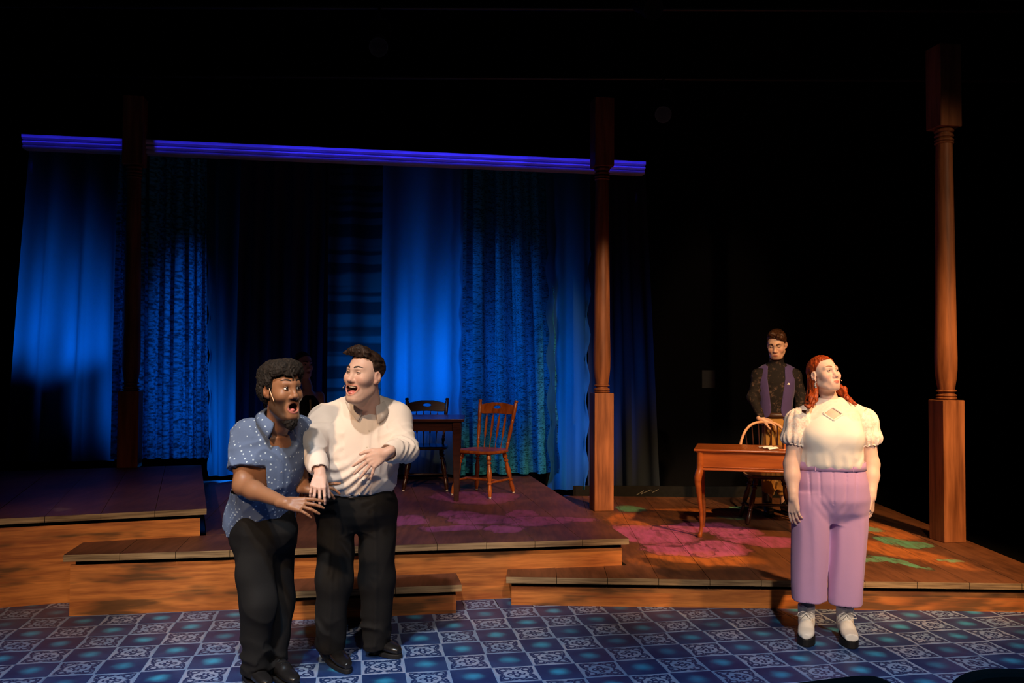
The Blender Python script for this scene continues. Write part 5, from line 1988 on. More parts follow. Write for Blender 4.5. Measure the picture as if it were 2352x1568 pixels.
# ---------------------------------------------------------------- man in the blue patterned shirt
def man_blue():
    root = person('shouting man leaning forward in a blue shirt with small pale motifs', (-1.33, 4.72, 0))
    skin = (.335, .155, .078)
    p0, p1 = at(603, 1165, 4.74), at(640, 958, 4.52)
    R = spine(p0, p1, 40)
    sR, eR, wR = at(568, 1000, 4.60), at(556, 1115, 4.50), at(655, 1155, 4.33)
    sL, eL, wL = at(684, 992, 4.84), at(680, 1080, 4.82), at(702, 1122, 4.67)
    H = Head(at(649, 897, 4.46), frame(47, 2, 1), 1.06, jaw=.030, mw=.026, mh=.0225, smile=-.001, skin=skin, lip=lin(206, 124, 116), lip2=lin(120, 72, 56), blush=None, nose=1.2, beard=((.03, .018, .012), .88))
    S = Solid()
    H.add(S, p1 + [0, .01, -.03], .056)
    S.loft(p0, R, [(-.1, 0, 0, .14, .10), (.1, 0, 0, .14, .10), (.3, 0, 0, .16, .10), (.40, 0, 0, .12, .08), (.47, 0, 0, .07, .06)], .03)
    S.chain([loc(p0, R, 0, 0, .40), sR, sR * .5 + eR * .5, eR, eR * .72 + wR * .28, wR], [.05, .056, .056, .043, .045, .027], .03)
    S.chain([loc(p0, R, 0, 0, .40), sL, eL, eL * .7 + wL * .3, wL], [.05, .052, .042, .043, .026], .03)
    # near hand reaches to the right, far hand lies under the other man's fingers
    hand(S, wR, (.93, -.12, -.05), (-.1, -.75, .62), 1, 1.0, curls=[(.15, .25, .15), (.22, .3, .2), (.28, .35, .2), (.35, .35, .2)], spread=(.14, .03, -.10, -.28), thumb=(.45, .1, .05), thumb_in=.35)
    hand(S, wL, (.97, -.04, .06), (-.1, -.45, .85), 1, .98, curls=[(.02, .05, .05), (.3, .4, .3), (.5, .5, .3), (.6, .5, .3)], spread=(.10, .0, -.08, -.18), thumb=(.75, .2, .1), thumb_in=.2)
    hips = [at(578, 1215, 4.72), at(640, 1215, 4.82)]
    knees = [at(592, 1385, 4.62), at(641, 1375, 4.80)]
    ank = [at(582, 1530, 4.66), at(626, 1530, 4.72)]
    for h_, k_, a_ in zip(hips, knees, ank): S.chain([h_, k_, a_], [.075, .05, .038], .03)
    def paint(V):
        c = H.paint(V)
        c[V[:, 2] < .5] = .012
        return c
    fine = [(H.o - .14, H.o + .15, .0028), (np.minimum(wR, wL) - [.02, .06, .10], np.maximum(wR, wL) + [.21, .06, .08], .0030)]
    body = sculpt('body', S, .0055, M_SKIN_A, root, fine, paint)
    M_HAIR = hair_mat('black_curly_hair', (.006, .005, .0045), (.028, .020, .015), .8)
    face_parts(H, S, body, M_SKIN_A, M_HAIR, (.012, .006, .004), open_up=.62, open_dn=.42, look=(.10, .02), brow_z=.043, brow_r=.0036, teeth=False)
    # afro hair with a rough surface and a curl on the forehead
    G = Solid()
    hw = H.W
    G.ell(hw(0, -.028, .062), np.array((.102, .114, .090)) * H.sc, H.R, .02)
    G.ell(hw(0, .035, .100), np.array((.088, .062, .050)) * H.sc, H.R, .03)
    G.ell(hw(0, -.05, .0), np.array((.098, .085, .075)) * H.sc, H.R, .03)
    hl = hair_line([(-.2, -.075), (-.07, -.07), (-.04, -.055), (-.03, -.03), (-.028, .02), (.0, .022), (.006, -.022), (.020, -.026), (.024, .03), (.034, .062), (.06, .072), (.2, .076)])
    def cut(P):
        q = H.L(P)
        side = np.where(np.abs(q[:, 0]) < .066, 0.0, .0)
        return ((q[:, 2] - hl(q[:, 1]) + .006 * vnoise(P, 110, 4)) * .7).astype(F32)
    G.raw('s', cut, (-9,) * 3, (9,) * 3, 0.0)
    G.disp = lambda P: (-.0035 * vnoise(P, 115, 2) - .003 * vnoise(P, 230, 5) - .005 * vnoise(P, 30, 8)).astype(F32)
    hr = sculpt('hair', G, .0031, M_HAIR, root)
    MB().tube([hw(-.012, .086, .082), hw(-.008, .098, .070), hw(-.004, .099, .060), hw(-.005, .097, .050), hw(-.007, .096, .044)], [.007, .005, .004, .003, .002], 8).build('curl', M_HAIR, hr, smooth=True)
    # goatee
    j = H.jaw
    B = Solid()
    B.ell(hw(0, .058, -.112 - j), np.array((.036, .030, .028)) * H.sc, H.R, .02)
    B.ell(hw(0, .062, -.130 - j), np.array((.024, .022, .026)) * H.sc, H.R, .02)
    for q in (-1, 1): B.cap(hw(q * .052, .02, -.078 - j * .6), hw(q * .026, .056, -.104 - j), .011, .014, .02)
    B.ell(hw(0, .085, -.066 - j * .45), np.array((H.mw + .006, .04, H.mh + .012)) * H.sc, H.R, .004, 's')
    B.disp = lambda P: (-.004 * vnoise(P, 120, 2) - .003 * vnoise(P, 210, 5)).astype(F32)
    sculpt('beard', B, .0032, M_HAIR, root)
    # shirt, worn outside
    rows = [(-.18, 0, .0, .178, .148), (-.125, 0, .0, .176, .145), (-.06, 0, .0, .176, .142), (.04, 0, .004, .172, .136), (.14, 0, .006, .176, .134), (.24, 0, .004, .186, .134), (.32, 0, -.004, .186, .126), (.39, 0, -.012, .155, .104), (.44, 0, -.016, .10, .078), (.468, 0, -.016, .074, .07)]
    T = Solid()
    T.loft(p0, R, rows, .03)
    shL, shR = loc(p0, R, .07, -.015, .42), loc(p0, R, -.07, -.015, .42)
    slR, slL = sR * .33 + eR * .67, sL * .4 + eL * .6
    T.chain([shR, sR, slR + unit(eR - sR) * .03], [.052, .074, .080], .045)
    T.chain([shL, sL, slL + unit(eL - sL) * .03], [.052, .070, .072], .045)
    T.cap(loc(p0, R, .05, -.03, .465), sL + [0, 0, .022], .044, .048, .05)
    T.cap(loc(p0, R, -.05, -.03, .465), sR + [0, 0, .022], .044, .048, .05)
    for c_, s_, e_ in ((slR, sR, eR), (slL, sL, eL)):
        u = unit(e_ - s_)
        T.half(c_, u, 0, (c_ - .11, c_ + .11))
        T.cap(c_ + u * .03, c_ - u * .03, .066, .060, 0, 's')
    # curved tails: cut the hem lower at front and back, higher at the sides
    def hem(P):
        q = (P - p0.astype(F32)) @ R.astype(F32)
        return (q[:, 2] + .168 - .055 * np.clip(np.abs(q[:, 0]) / .17, 0, 1) ** 2 + .0).astype(F32)
    T.raw('s', hem, p0 - .35, p0 + .25, 0)
    T.loft(p0, R, [(-.23, 0, 0, .168, .138), (-.11, 0, 0, .164, .130)], 0, 's')
    T.cap(p1 + [0, .01, .01], p1 + [0, 0, .12], .060, .07, .01, 's')
    # open neck in front
    T.cap(loc(p0, R, .0, .13, .37), loc(p0, R, .0, .055, .47), .003, .030, .008, 's')
    def placket(P):
        q = (P - p0.astype(F32)) @ R.astype(F32)
        m = np.exp(-((q[:, 0] - .0) / .016) ** 8) * (q[:, 1] > .02)
        pk = ((np.abs(q[:, 0] - .085) < .048) & (q[:, 2] > .17) & (q[:, 2] < .30) & (q[:, 1] > .02))
        return (-.002 * m - .0015 * pk).astype(F32)
    T.disp = sumf(wrinkles(p0, R, .0150, 44, .9, 7.5, .45), rings(sR, slR, .006, 2, 1, .3, 1.0), placket)
    M_SH = dotted_cloth('blue_chambray_with_pale_motifs', lin(98, 116, 150), lin(192, 212, 228))
    sh = sculpt('shirt', T, .0052, M_SH, root)
    me = collar_mesh(p1 + R @ np.array([0, -.012, -.026]), R, .068, .072, 0.0, .034, .036, gap=.62, point=.055, flare=.028)
    solidify(put('collar', me, M_SH, sh, smooth=True), .003)
    for k in range(5):
        h = surf_hit(T, loc(p0, R, .0, .3, -.03 + .085 * k), -R[:, 1], .3)
        if h is not None: MB().lathe([(.0052, 0), (.0056, .0012), (.004, .002)], h, R[:, 1], 12).build('button', plain_mat('pale_button', lin(190, 200, 215), .3, .4), sh)
    # trousers
    Q = Solid()
    o = np.array([p0[0], p0[1], 0]); Rz = spine(np.zeros(3), np.array([0.02, 0, 1.0]), 22)
    zb = p0[2]
    Q.loft(o, Rz, [(zb - .24, 0, 0, .09, .07), (zb - .19, 0, 0, .15, .11), (zb - .12, 0, 0, .172, .135), (zb - .02, 0, 0, .160, .125), (zb + .02, 0, 0, .15, .12)], .03, n=2.2)
    hem_ = [at(582, 1543, 4.66), at(626, 1543, 4.72)]
    Q.chain([hips[0], knees[0], hem_[0] - [0, 0, .05]], [.108, .080, .060], .05)
    Q.chain([hips[1], knees[1], hem_[1] - [0, 0, .05]], [.094, .074, .058], .05)
    for e in hem_: Q.half(e, (0, .1, -1), 0, (e - .13, e + .13))
    for e in hem_: Q.cap(e - [0, 0, .06], e + [0, 0, .05], .047, .045, 0, 's')
    Q.disp = sumf(wrinkles(o, Rz, .018, 55, .5, 5.0, .7), rings(knees[0], hem_[0], .015, 4, 5, .5, 1.0), rings(knees[1], hem_[1], .015, 4, 6, .5, 1.0))
    sculpt('trousers', Q, .0065, M_BLKTROU, root)
    for heel, toe in ((at(562, 1560, 4.74), at(640, 1600, 4.44)), (at(622, 1566, 4.78), at(700, 1590, 4.50))):
        heel[2] = toe[2] = 0
        d = toe - heel; toe = heel + d / np.linalg.norm(d) * .285
        shoe('shoe', heel, toe, root, M_BLKSHOE, M_BLKSOLE, 1.0, lace_mat=M_BLKLEATH)
    MB().tube([hw(-.080, .012, .016), hw(-.082, .024, .0), hw(-.079, .034, -.024), hw(-.074, .040, -.044), hw(-.0735, .0405, -.047)], [.0012, .0022, .0026, .0028, .0024], 8).build('microphone', M_MIC, root, smooth=True)
    return root


def dotted_cloth(name, col, dot):
    """cotton with a regular half drop of small pale motifs"""
    m, t, b = new_mat(name, .78, .2)
    c = coord(t, 'Object')
    v = t.nodes.new('ShaderNodeTexVoronoi')
    v.feature = 'F1'
    v.inputs['Scale'].default_value = 42
    v.inputs['Randomness'].default_value = .35
    mp = t.nodes.new('ShaderNodeMapping'); mp.inputs['Rotation'].default_value = (.4, .5, .7)
    t.links.new(c, mp.inputs[0]); t.links.new(mp.outputs[0], v.inputs['Vector'])
    d = X(t, v.outputs['Distance']) + (noise(t, c, 260, 2) - .5) * .28
    f = d.step(.24, .15)
    n = noise(t, c, 9, 4)
    w = noise(t, c, 420, 2)
    basec = mixc(t, n * .6 + w * .4, tuple(q * .8 for q in col), tuple(q * 1.15 for q in col))
    t.links.new(mixc(t, f, basec, dot), b.inputs['Base Color'])
    bump(t, b, n * .8 + w * .12, .18, .01)
    return m


# ---------------------------------------------------------------- woman in lilac trousers
def woman():
    root = person('red haired woman in a white lace blouse and lilac wide trousers', (1.88, 5.42, 0))
    skin = (.80, .565, .475)
    Y0 = 5.44
    p0, p1 = at(1907, 1062, Y0), at(1909, 918, Y0 - .01)
    R = spine(p0, p1, -12)
    sR, eR, wR = at(1839, 958, Y0), at(1818, 1066, Y0 - .02), at(1822, 1142, Y0 - .10)
    sL, eL, wL = at(1981, 958, Y0 + .06), at(2002, 1066, Y0 + .05), at(2001, 1140, Y0 - .02)
    H = Head(at(1894, 861, Y0 - .03), frame(20, 13, 2), .93, jaw=.0, mw=.021, mh=.0, smile=.004, female=True, skin=skin, lip=lin(196, 104, 96), blush=(.80, .36, .32), nose=.95, cheek=.008, wide=.002)
    S = Solid()
    H.add(S, p1 + [0, .01, -.01], .050)
    S.loft(p0, R, [(-.16, 0, 0, .16, .12), (.0, 0, 0, .15, .11), (.15, 0, 0, .15, .11), (.25, 0, 0, .15, .10), (.32, 0, 0, .12, .08), (.37, 0, 0, .07, .06)], .03)
    S.cap(loc(p0, R, 0, -.012, .34), loc(p0, R, 0, .030, .27), .050, .080, .03)
    for s_, e_, w_ in ((sR, eR, wR), (sL, eL, wL)):
        m = s_ * .5 + e_ * .5
        S.chain([loc(p0, R, 0, 0, .32), s_, m, e_, e_ * .65 + w_ * .35, w_], [.05, .054, .052, .044, .043, .029], .03)
    hand(S, wR, (.0, -.06, -1), (-.75, -.65, 0), -1, .92, curls=[(.25, .3, .2), (.3, .35, .2), (.35, .4, .25), (.4, .4, .25)], spread=(.08, .02, -.05, -.1), thumb=(.42, .1, .1), thumb_in=.4, rs=1.08)
    hand(S, wL, (-.06, -.06, -1), (.75, -.65, 0), 1, .92, curls=[(.35, .5, .3), (.4, .55, .3), (.45, .6, .3), (.5, .6, .3)], spread=(.06, .02, -.05, -.1), thumb=(.4, .1, .1), thumb_in=.4, rs=1.08)
    hips = [at(1862, 1150, Y0), at(1950, 1150, Y0 + .02)]
    ank = [at(1855, 1400, Y0 + .035), at(1938, 1405, Y0 + .02)]
    for h_, a_ in zip(hips, ank):
        k_ = h_ * .5 + a_ * .5
        S.chain([h_, k_, a_ + [0, 0, .12], a_ - [0, 0, .05]], [.095, .062, .040, .034], .03)
    sock = lin(96, 92, 104)
    def paint(V):
        c = H.paint(V)
        k = (V[:, 2] < .30)
        c[k] = np.array(sock, F32)
        return c
    fine = [(H.o - .13, H.o + .13, .0026), (wR - [.05, .05, .19], wR + [.05, .06, .03], .003), (wL - [.05, .05, .19], wL + [.05, .06, .03], .003)]
    body = sculpt('body', S, .0055, M_SKIN_B, root, fine, paint)
    M_HAIR = hair_mat('copper_red_hair', lin(96, 32, 12), lin(186, 84, 34), .45)
    face_parts(H, S, body, M_SKIN_B, plain_mat('auburn_brow', lin(140, 84, 60)), lin(86, 84, 70), open_up=.34, open_dn=.22, look=(.15, .12), brow_z=.034, brow_r=.0026, lash=(.06, .03, .025))
    # hair pulled back from the forehead and falling on both shoulders
    G = Solid()
    hw = H.W
    G.ell(hw(0, -.024, .050), np.array((.0810, .0985, .0845)) * H.sc, H.R, .02)
    G.ell(hw(0, -.068, .015), np.array((.060, .045, .070)) * H.sc, H.R, .03)
    hl = hair_line([(-.2, -.10), (-.06, -.08), (-.032, -.05), (-.026, .014), (.004, .018), (.012, .0), (.022, .045), (.040, .078), (.06, .094), (.2, .104)])
    G.raw('s', lambda P: ((lambda q: (q[:, 2] - hl(q[:, 1]) - .03 * np.clip(.03 - np.abs(q[:, 0]), 0, 1) * 0) * .7)(H.L(P))).astype(F32), (-9,) * 3, (9,) * 3, 0.0)
    lk = Solid()
    # locks: right side falls in front of the shoulder and curls, left side lies on the shoulder
    G.chain([hw(-.062, -.05, -.02), at(1869, 893, Y0 - .02), at(1862, 915, Y0 - .07), at(1866, 934, Y0 - .12)], [.022, .019, .015, .006], .02)
    G.chain([hw(-.066, -.03, -.02), at(1874, 890, Y0 - .05), at(1873, 918, Y0 - .10), at(1858, 935, Y0 - .12), at(1848, 930, Y0 - .12)], [.016, .013, .010, .008, .004], .012)
    G.chain([hw(-.05, -.07, -.03), at(1862, 905, Y0 + .02), at(1852, 922, Y0 - .03)], [.026, .022, .010], .02)
    G.chain([hw(.05, -.06, -.03), at(1934, 900, Y0 + .05), at(1948, 918, Y0 - .0), at(1966, 928, Y0 - .02)], [.024, .020, .014, .005], .02)
    G.chain([hw(.058, -.04, -.03), at(1939, 893, Y0 + .03), at(1944, 912, Y0 - .02), at(1957, 926, Y0 - .06)], [.016, .012, .010, .004], .012)
    st_ = np.diag([1.0, 1.0, .16]).astype(F32)
    G.disp = lambda P: (-.004 * ridged(H.L(P) @ st_, 85, 2) - .003 * vnoise(H.L(P) @ st_, 38, 6)).astype(F32)
    sculpt('hair', G, .0032, M_HAIR, root)
    # blouse
    rows = [(-0.035, 0, 0.004, 0.1842, 0.1455), (-0.01, 0, 0.012, 0.1936, 0.163), (0.03, 0, 0.016, 0.188, 0.163), (0.08, 0, 0.022, 0.1805, 0.163), (0.14, 0, 0.03, 0.1842, 0.1668), (0.19, 0, 0.03, 0.1842, 0.1649), (0.235, 0, 0.016, 0.1767, 0.1406), (0.285, 0, 0.0, 0.172, 0.116), (0.33, 0, -0.008, 0.14, 0.094), (0.36, 0, -0.008, 0.098, 0.078), (0.388, 0, -0.006, 0.062, 0.058)]
    T = Solid()
    T.loft(p0, R, rows, .03, n=2.2)
    for q in (-1, 1): T.ell(loc(p0, R, q * .082, .105, .165), (.086, .080, .076), R, .04)
    T.cap(loc(p0, R, .04, -.02, .345), sL + [0, 0, .012], .042, .050, .05)
    T.cap(loc(p0, R, -.04, -.02, .345), sR + [0, 0, .012], .042, .050, .05)
    T.cap(p1 + [0, .005, .045], p1 + [0, 0, .14], .054, .06, .004, 's')
    T0 = Solid(); T0.p = list(T.p)
    # diamond keyhole on the chest
    def key(P):
        q = (P - p0.astype(F32)) @ R.astype(F32)
        d = np.abs(q[:, 0] + .002) / .050 + np.abs(q[:, 2] - .306) / .034 - 1
        return np.maximum(d * .03, .03 - q[:, 1]).astype(F32)
    T.raw('s', key, loc(p0, R, 0, .1, .32) - .1, loc(p0, R, 0, .1, .32) + .1, .0)
    def folds(P):
        q = (P - p0.astype(F32)) @ R.astype(F32)
        x, z = q[:, 0], q[:, 2]
        g = np.clip((.10 - z) / .12, 0, 1)
        a = .0035 * g * np.sin(x * 80 + 5 * vnoise(q, 14, 3)) + .003 * g * vnoise(q, 24, 9)
        a = a + .004 * np.clip(ridged(np.stack([x - .5 * z, q[:, 1], (z + .5 * x) * .35], 1), 9, 12), 0, 1) ** 2 * np.clip((.24 - z) / .1, 0, 1)
        return -(a + .002 * vnoise(q, 16, 5)).astype(F32)
    T.disp = folds
    M_BL = cotton('white_crepe', lin(246, 244, 238), .03)
    def yoke(V):
        q = (V - p0.astype(F32)) @ R.astype(F32)
        line = .262 + .030 * np.abs(np.sin(np.clip(np.abs(q[:, 0]) / .11, 0, 1) * np.pi))
        m = (np.clip((q[:, 2] - line) / .006, 0, 1) * (.62 + .38 * np.clip(vnoise(q, 90, 2), -1, 1)))[:, None]
        return (np.array(lin(246, 244, 238), F32) * (1 - m * .6) + np.array(lin(240, 206, 190), F32) * m * .6).astype(F32)
    bl = sculpt('blouse', T, .0050, attr_mat('white_crepe_with_sheer_yoke', .78, .2, 0, 200, .08, .04), root, paint=yoke)
    M_LC = lace_mat_white('white_lace', lin(246, 240, 232), lin(238, 214, 202))
    for nm, s_, e_, sd in (('sleeve', sR, eR, 1), ('sleeve', sL, eL, 2)):
        U = Solid()
        u = unit(e_ - s_)
        o1, o2 = s_ + u * .055, s_ + u * .125
        side = unit(np.array([s_[0] - p0[0], 0, 0]))
        U.ell(s_ + u * .045 + side * .006, (.086, .084, .092), None, .02)
        U.ell(o2 + side * .014 - [0, 0, .0], (.082, .080, .056), None, .04)
        U.cap(s_ - u * .03 - side * .05, s_ + u * .02, .060, .07, .03)
        c_ = s_ + u * .172
        U.chain([o2, c_], [.078, .062], .02)
        U.half(c_, u, 0, (c_ - .13, c_ + .13))
        U.cap(c_ + u * .03, c_ - u * .03, .052, .050, 0, 's')
        def puff(P, a=c_, u=u, sd=sd):
            t = ((a.astype(F32) - P) @ u.astype(F32))
            q = P - a.astype(F32)
            th = np.arctan2(q[:, 1], q[:, 0])
            w = np.exp(-(t / .05) ** 2)
            return (-.006 * w * np.sin(th * 15 + 1.5 * vnoise(P, 25, sd)) - .003 * vnoise(P, 22, sd) - .0035 * np.sin(th * 7 + sd)).astype(F32)
        U.disp = puff
        sl = sculpt(nm, U, .0048, M_LC, bl)
        # frilled edge
        pts = []
        a_ = unit(np.cross(u, [0, 1, .2])); b_ = np.cross(u, a_)
        for k in range(73):
            t = 2 * math.pi * k / 72
            r = .062 + .004 * math.sin(11 * t)
            pts.append(c_ + (a_ * math.cos(t) + b_ * math.sin(t)) * r + u * .004 * math.sin(17 * t))
        MB().tube(pts, .0045, 6).build('frill', M_LC, sl, smooth=True)
    # neck band and keyhole straps
    nb = [loc(p0, R, .064 * math.cos(2 * math.pi * k / 48), -.006 + .060 * math.sin(2 * math.pi * k / 48), .386 - .010 * max(0, math.sin(2 * math.pi * k / 48))) for k in range(49)]
    MB().tube(nb, .005, 6).build('neck_band', M_BL, bl, smooth=True)
    for sgn in (-1, 1):
        for up in (-1, 1):
            pts = []
            for k in range(9):
                x, z = sgn * .052 * (1 - k / 8) - .002, .306 + up * .036 * (k / 8)
                h = surf_hit(T0, loc(p0, R, x * 1.06, .3, z + up * .002), -R[:, 1], .32, 200)
                pts.append((h if h is not None else loc(p0, R, x, .08, z)) + R[:, 1] * .003)
            MB().tube(pts, .0055, 6).build('keyhole_trim', M_BL, bl, smooth=True)
    # trousers: high waist, pleats, wide cropped legs
    Q = Solid()
    Rz = spine(np.zeros(3), np.array([0, 0, 1.0]), -14)
    o = np.array([p0[0], p0[1], 0])
    zb = p0[2] + .005
    Q.loft(o, Rz, [(zb - .36, 0, 0, .10, .09), (zb - .30, 0, 0, .20, .14), (zb - .22, 0, .004, .228, .172), (zb - .12, 0, .008, .220, .172), (zb - .04, 0, .006, .202, .158), (zb, 0, .004, .198, .154)], .04, n=2.2)
    hemz = [at(1859, 1376, Y0 - .02), at(1941, 1385, Y0 - .02)]
    for h_, e_, xs in ((hips[0], hemz[0], -1), (hips[1], hemz[1], 1)):
        Rl = spine(e_, h_, -14)
        Ln = np.linalg.norm(h_ - e_)
        Q.loft(e_, Rl, [(-.02, 0, 0, .102, .100), (.1, 0, 0, .106, .106), (Ln * .5, 0, 0, .112, .118), (Ln * .8, 0, 0, .114, .134), (Ln, 0, .005, .108, .140), (Ln + .05, 0, .005, .09, .12)], .03, n=2.1)
        Q.half(e_, (0.0, .06, -1), 0, (e_ - .16, e_ + .16))
        Q.cap(e_ - [0, 0, .04], e_ + [0, 0, .05], .068, .062, 0, 's')
    def pleats(P):
        q = (P - o.astype(F32)) @ Rz.astype(F32)
        x, y, z = q[:, 0], q[:, 1], q[:, 2] - zb
        fr = (y > 0)
        r = 0
        for px in (-.135, -.075, .075, .135):
            r = r + np.exp(-((x - px * (1 + .25 * z)) / .006) ** 2) * np.exp(-((z + .07) / .16) ** 4) * fr
        hang = np.sin(x * 48 + 3.2 * vnoise(np.stack([x, y, z * .15], 1), 14, 3)) * np.clip((-z - .12) / .25, 0, 1) * np.clip((z + .95) / .2, .35, 1)
        fly = np.exp(-(x / .004) ** 2) * (z > -.24) * fr * .8
        crotch = np.exp(-((np.abs(x) * .8 + (z + .30)) / .02) ** 2) * (np.abs(x) < .11) * (z < -.16) * fr
        drag = np.cos((z + .30 - 1.5 * np.abs(x)) * 85) * np.exp(-((np.abs(x) - .05) / .05) ** 2) * np.exp(-((z + .26) / .08) ** 2) * fr
        return (.0055 * r - .0030 * hang + .005 * fly - .0014 * drag - .005 * vnoise(np.stack([x, y, z * .3], 1), 9, 8)).astype(F32)
    Q.disp = pleats
    M_LIL = cotton('lilac_crepe', lin(198, 160, 208), .06)
    tq = sculpt('trousers', Q, .0058, M_LIL, root)
    band(o, Rz, [(zb - .05, 0, .006, .202, .158), (zb + .01, 0, .004, .198, .154)], zb - .042, zb + .004, .003, 'waistband', M_LIL, tq, n=2.2)
    for x in (-.10, .115):
        h = surf_hit(Q, loc(o, Rz, x, .35, zb - .02), -Rz[:, 1], .35)
        if h is not None: MB().box(tuple(h - [0, .006, 0]), (.009, .006, .05), math.radians(8 + x * 150)).build('belt_loop', M_LIL, tq, bevel=.002)
    # white lace up boots with black platform soles
    M_BOOT = plain_mat('white_boot_leather', lin(238, 236, 228), .35, .4, 50, .05)
    M_LACEW = plain_mat('white_laces', lin(244, 242, 236), .8, .2)
    for heel, toe in ((at(1853, 1436, Y0 + .10), at(1851, 1474, Y0 - .14)), (at(1936, 1442, Y0 + .08), at(1956, 1484, Y0 - .17))):
        heel[2] = toe[2] = 0
        d = toe - heel; toe = heel + d / np.linalg.norm(d) * .265
        up, SS = shoe('boot', heel, toe, root, M_BOOT, M_BLKSOLE, 1.12, h=.10, sole=.042, lace_mat=M_LACEW, boot=.065)
        f = unit(toe - heel); s_ = np.cross([0, 0, 1.0], f)
        k = surf_hit(SS, heel + f * .30 + [0, 0, .165], -f, .25, 200)
        k = (heel + f * .12 + [0, 0, .165]) if k is None else k + f * .004
        for sg in (-1, 1):
            MB().tube([k, k + s_ * sg * .02 + [0, 0, .010] + f * .02, k + s_ * sg * .045 + f * .03 - [0, 0, .0], k + s_ * sg * .05 + f * .035 - [0, 0, .018], k + s_ * sg * .025 + f * .03 - [0, 0, .02], k + f * .012], .0022, 6).build('lace_bow', M_LACEW, up, smooth=True)
    # drop earrings, microphone
    M_PEARL = plain_mat('pearl_beads', lin(214, 206, 200), .25, .5)
    for q in (-1, 1):
        mb = MB()
        for k, r in enumerate((.004, .0055, .007, .0075, .007, .005)):
            b = ball(H.W(q * .080, -.004, -.036) - np.array([0, .0, .010 * k]) + np.array([.002 * math.sin(k * 2), -.004, 0]), r * .9, None, 10, 6)
            mb.add(b.v, b.f)
        mb.build('earring', M_PEARL, root, smooth=True)
    MB().tube([H.W(.07, .03, -.03), H.W(.062, .07, -.050), H.W(.052, .088, -.058)], [.0012, .0012, .0034], 6).build('microphone', M_MIC, root, smooth=True)
    return root


def lace_mat_white(name, col, skin):
    m, t, b = new_mat(name, .8, .15)
    c = coord(t, 'Object')
    n = noise(t, c, 48, 3)
    n2 = noise(t, c, 130, 2)
    f = (n * .7 + n2 * .4).step(.42, .62)
    t.links.new(mixc(t, f, skin, col), b.inputs['Base Color'])
    bump(t, b, f, .2, .003)
    return m


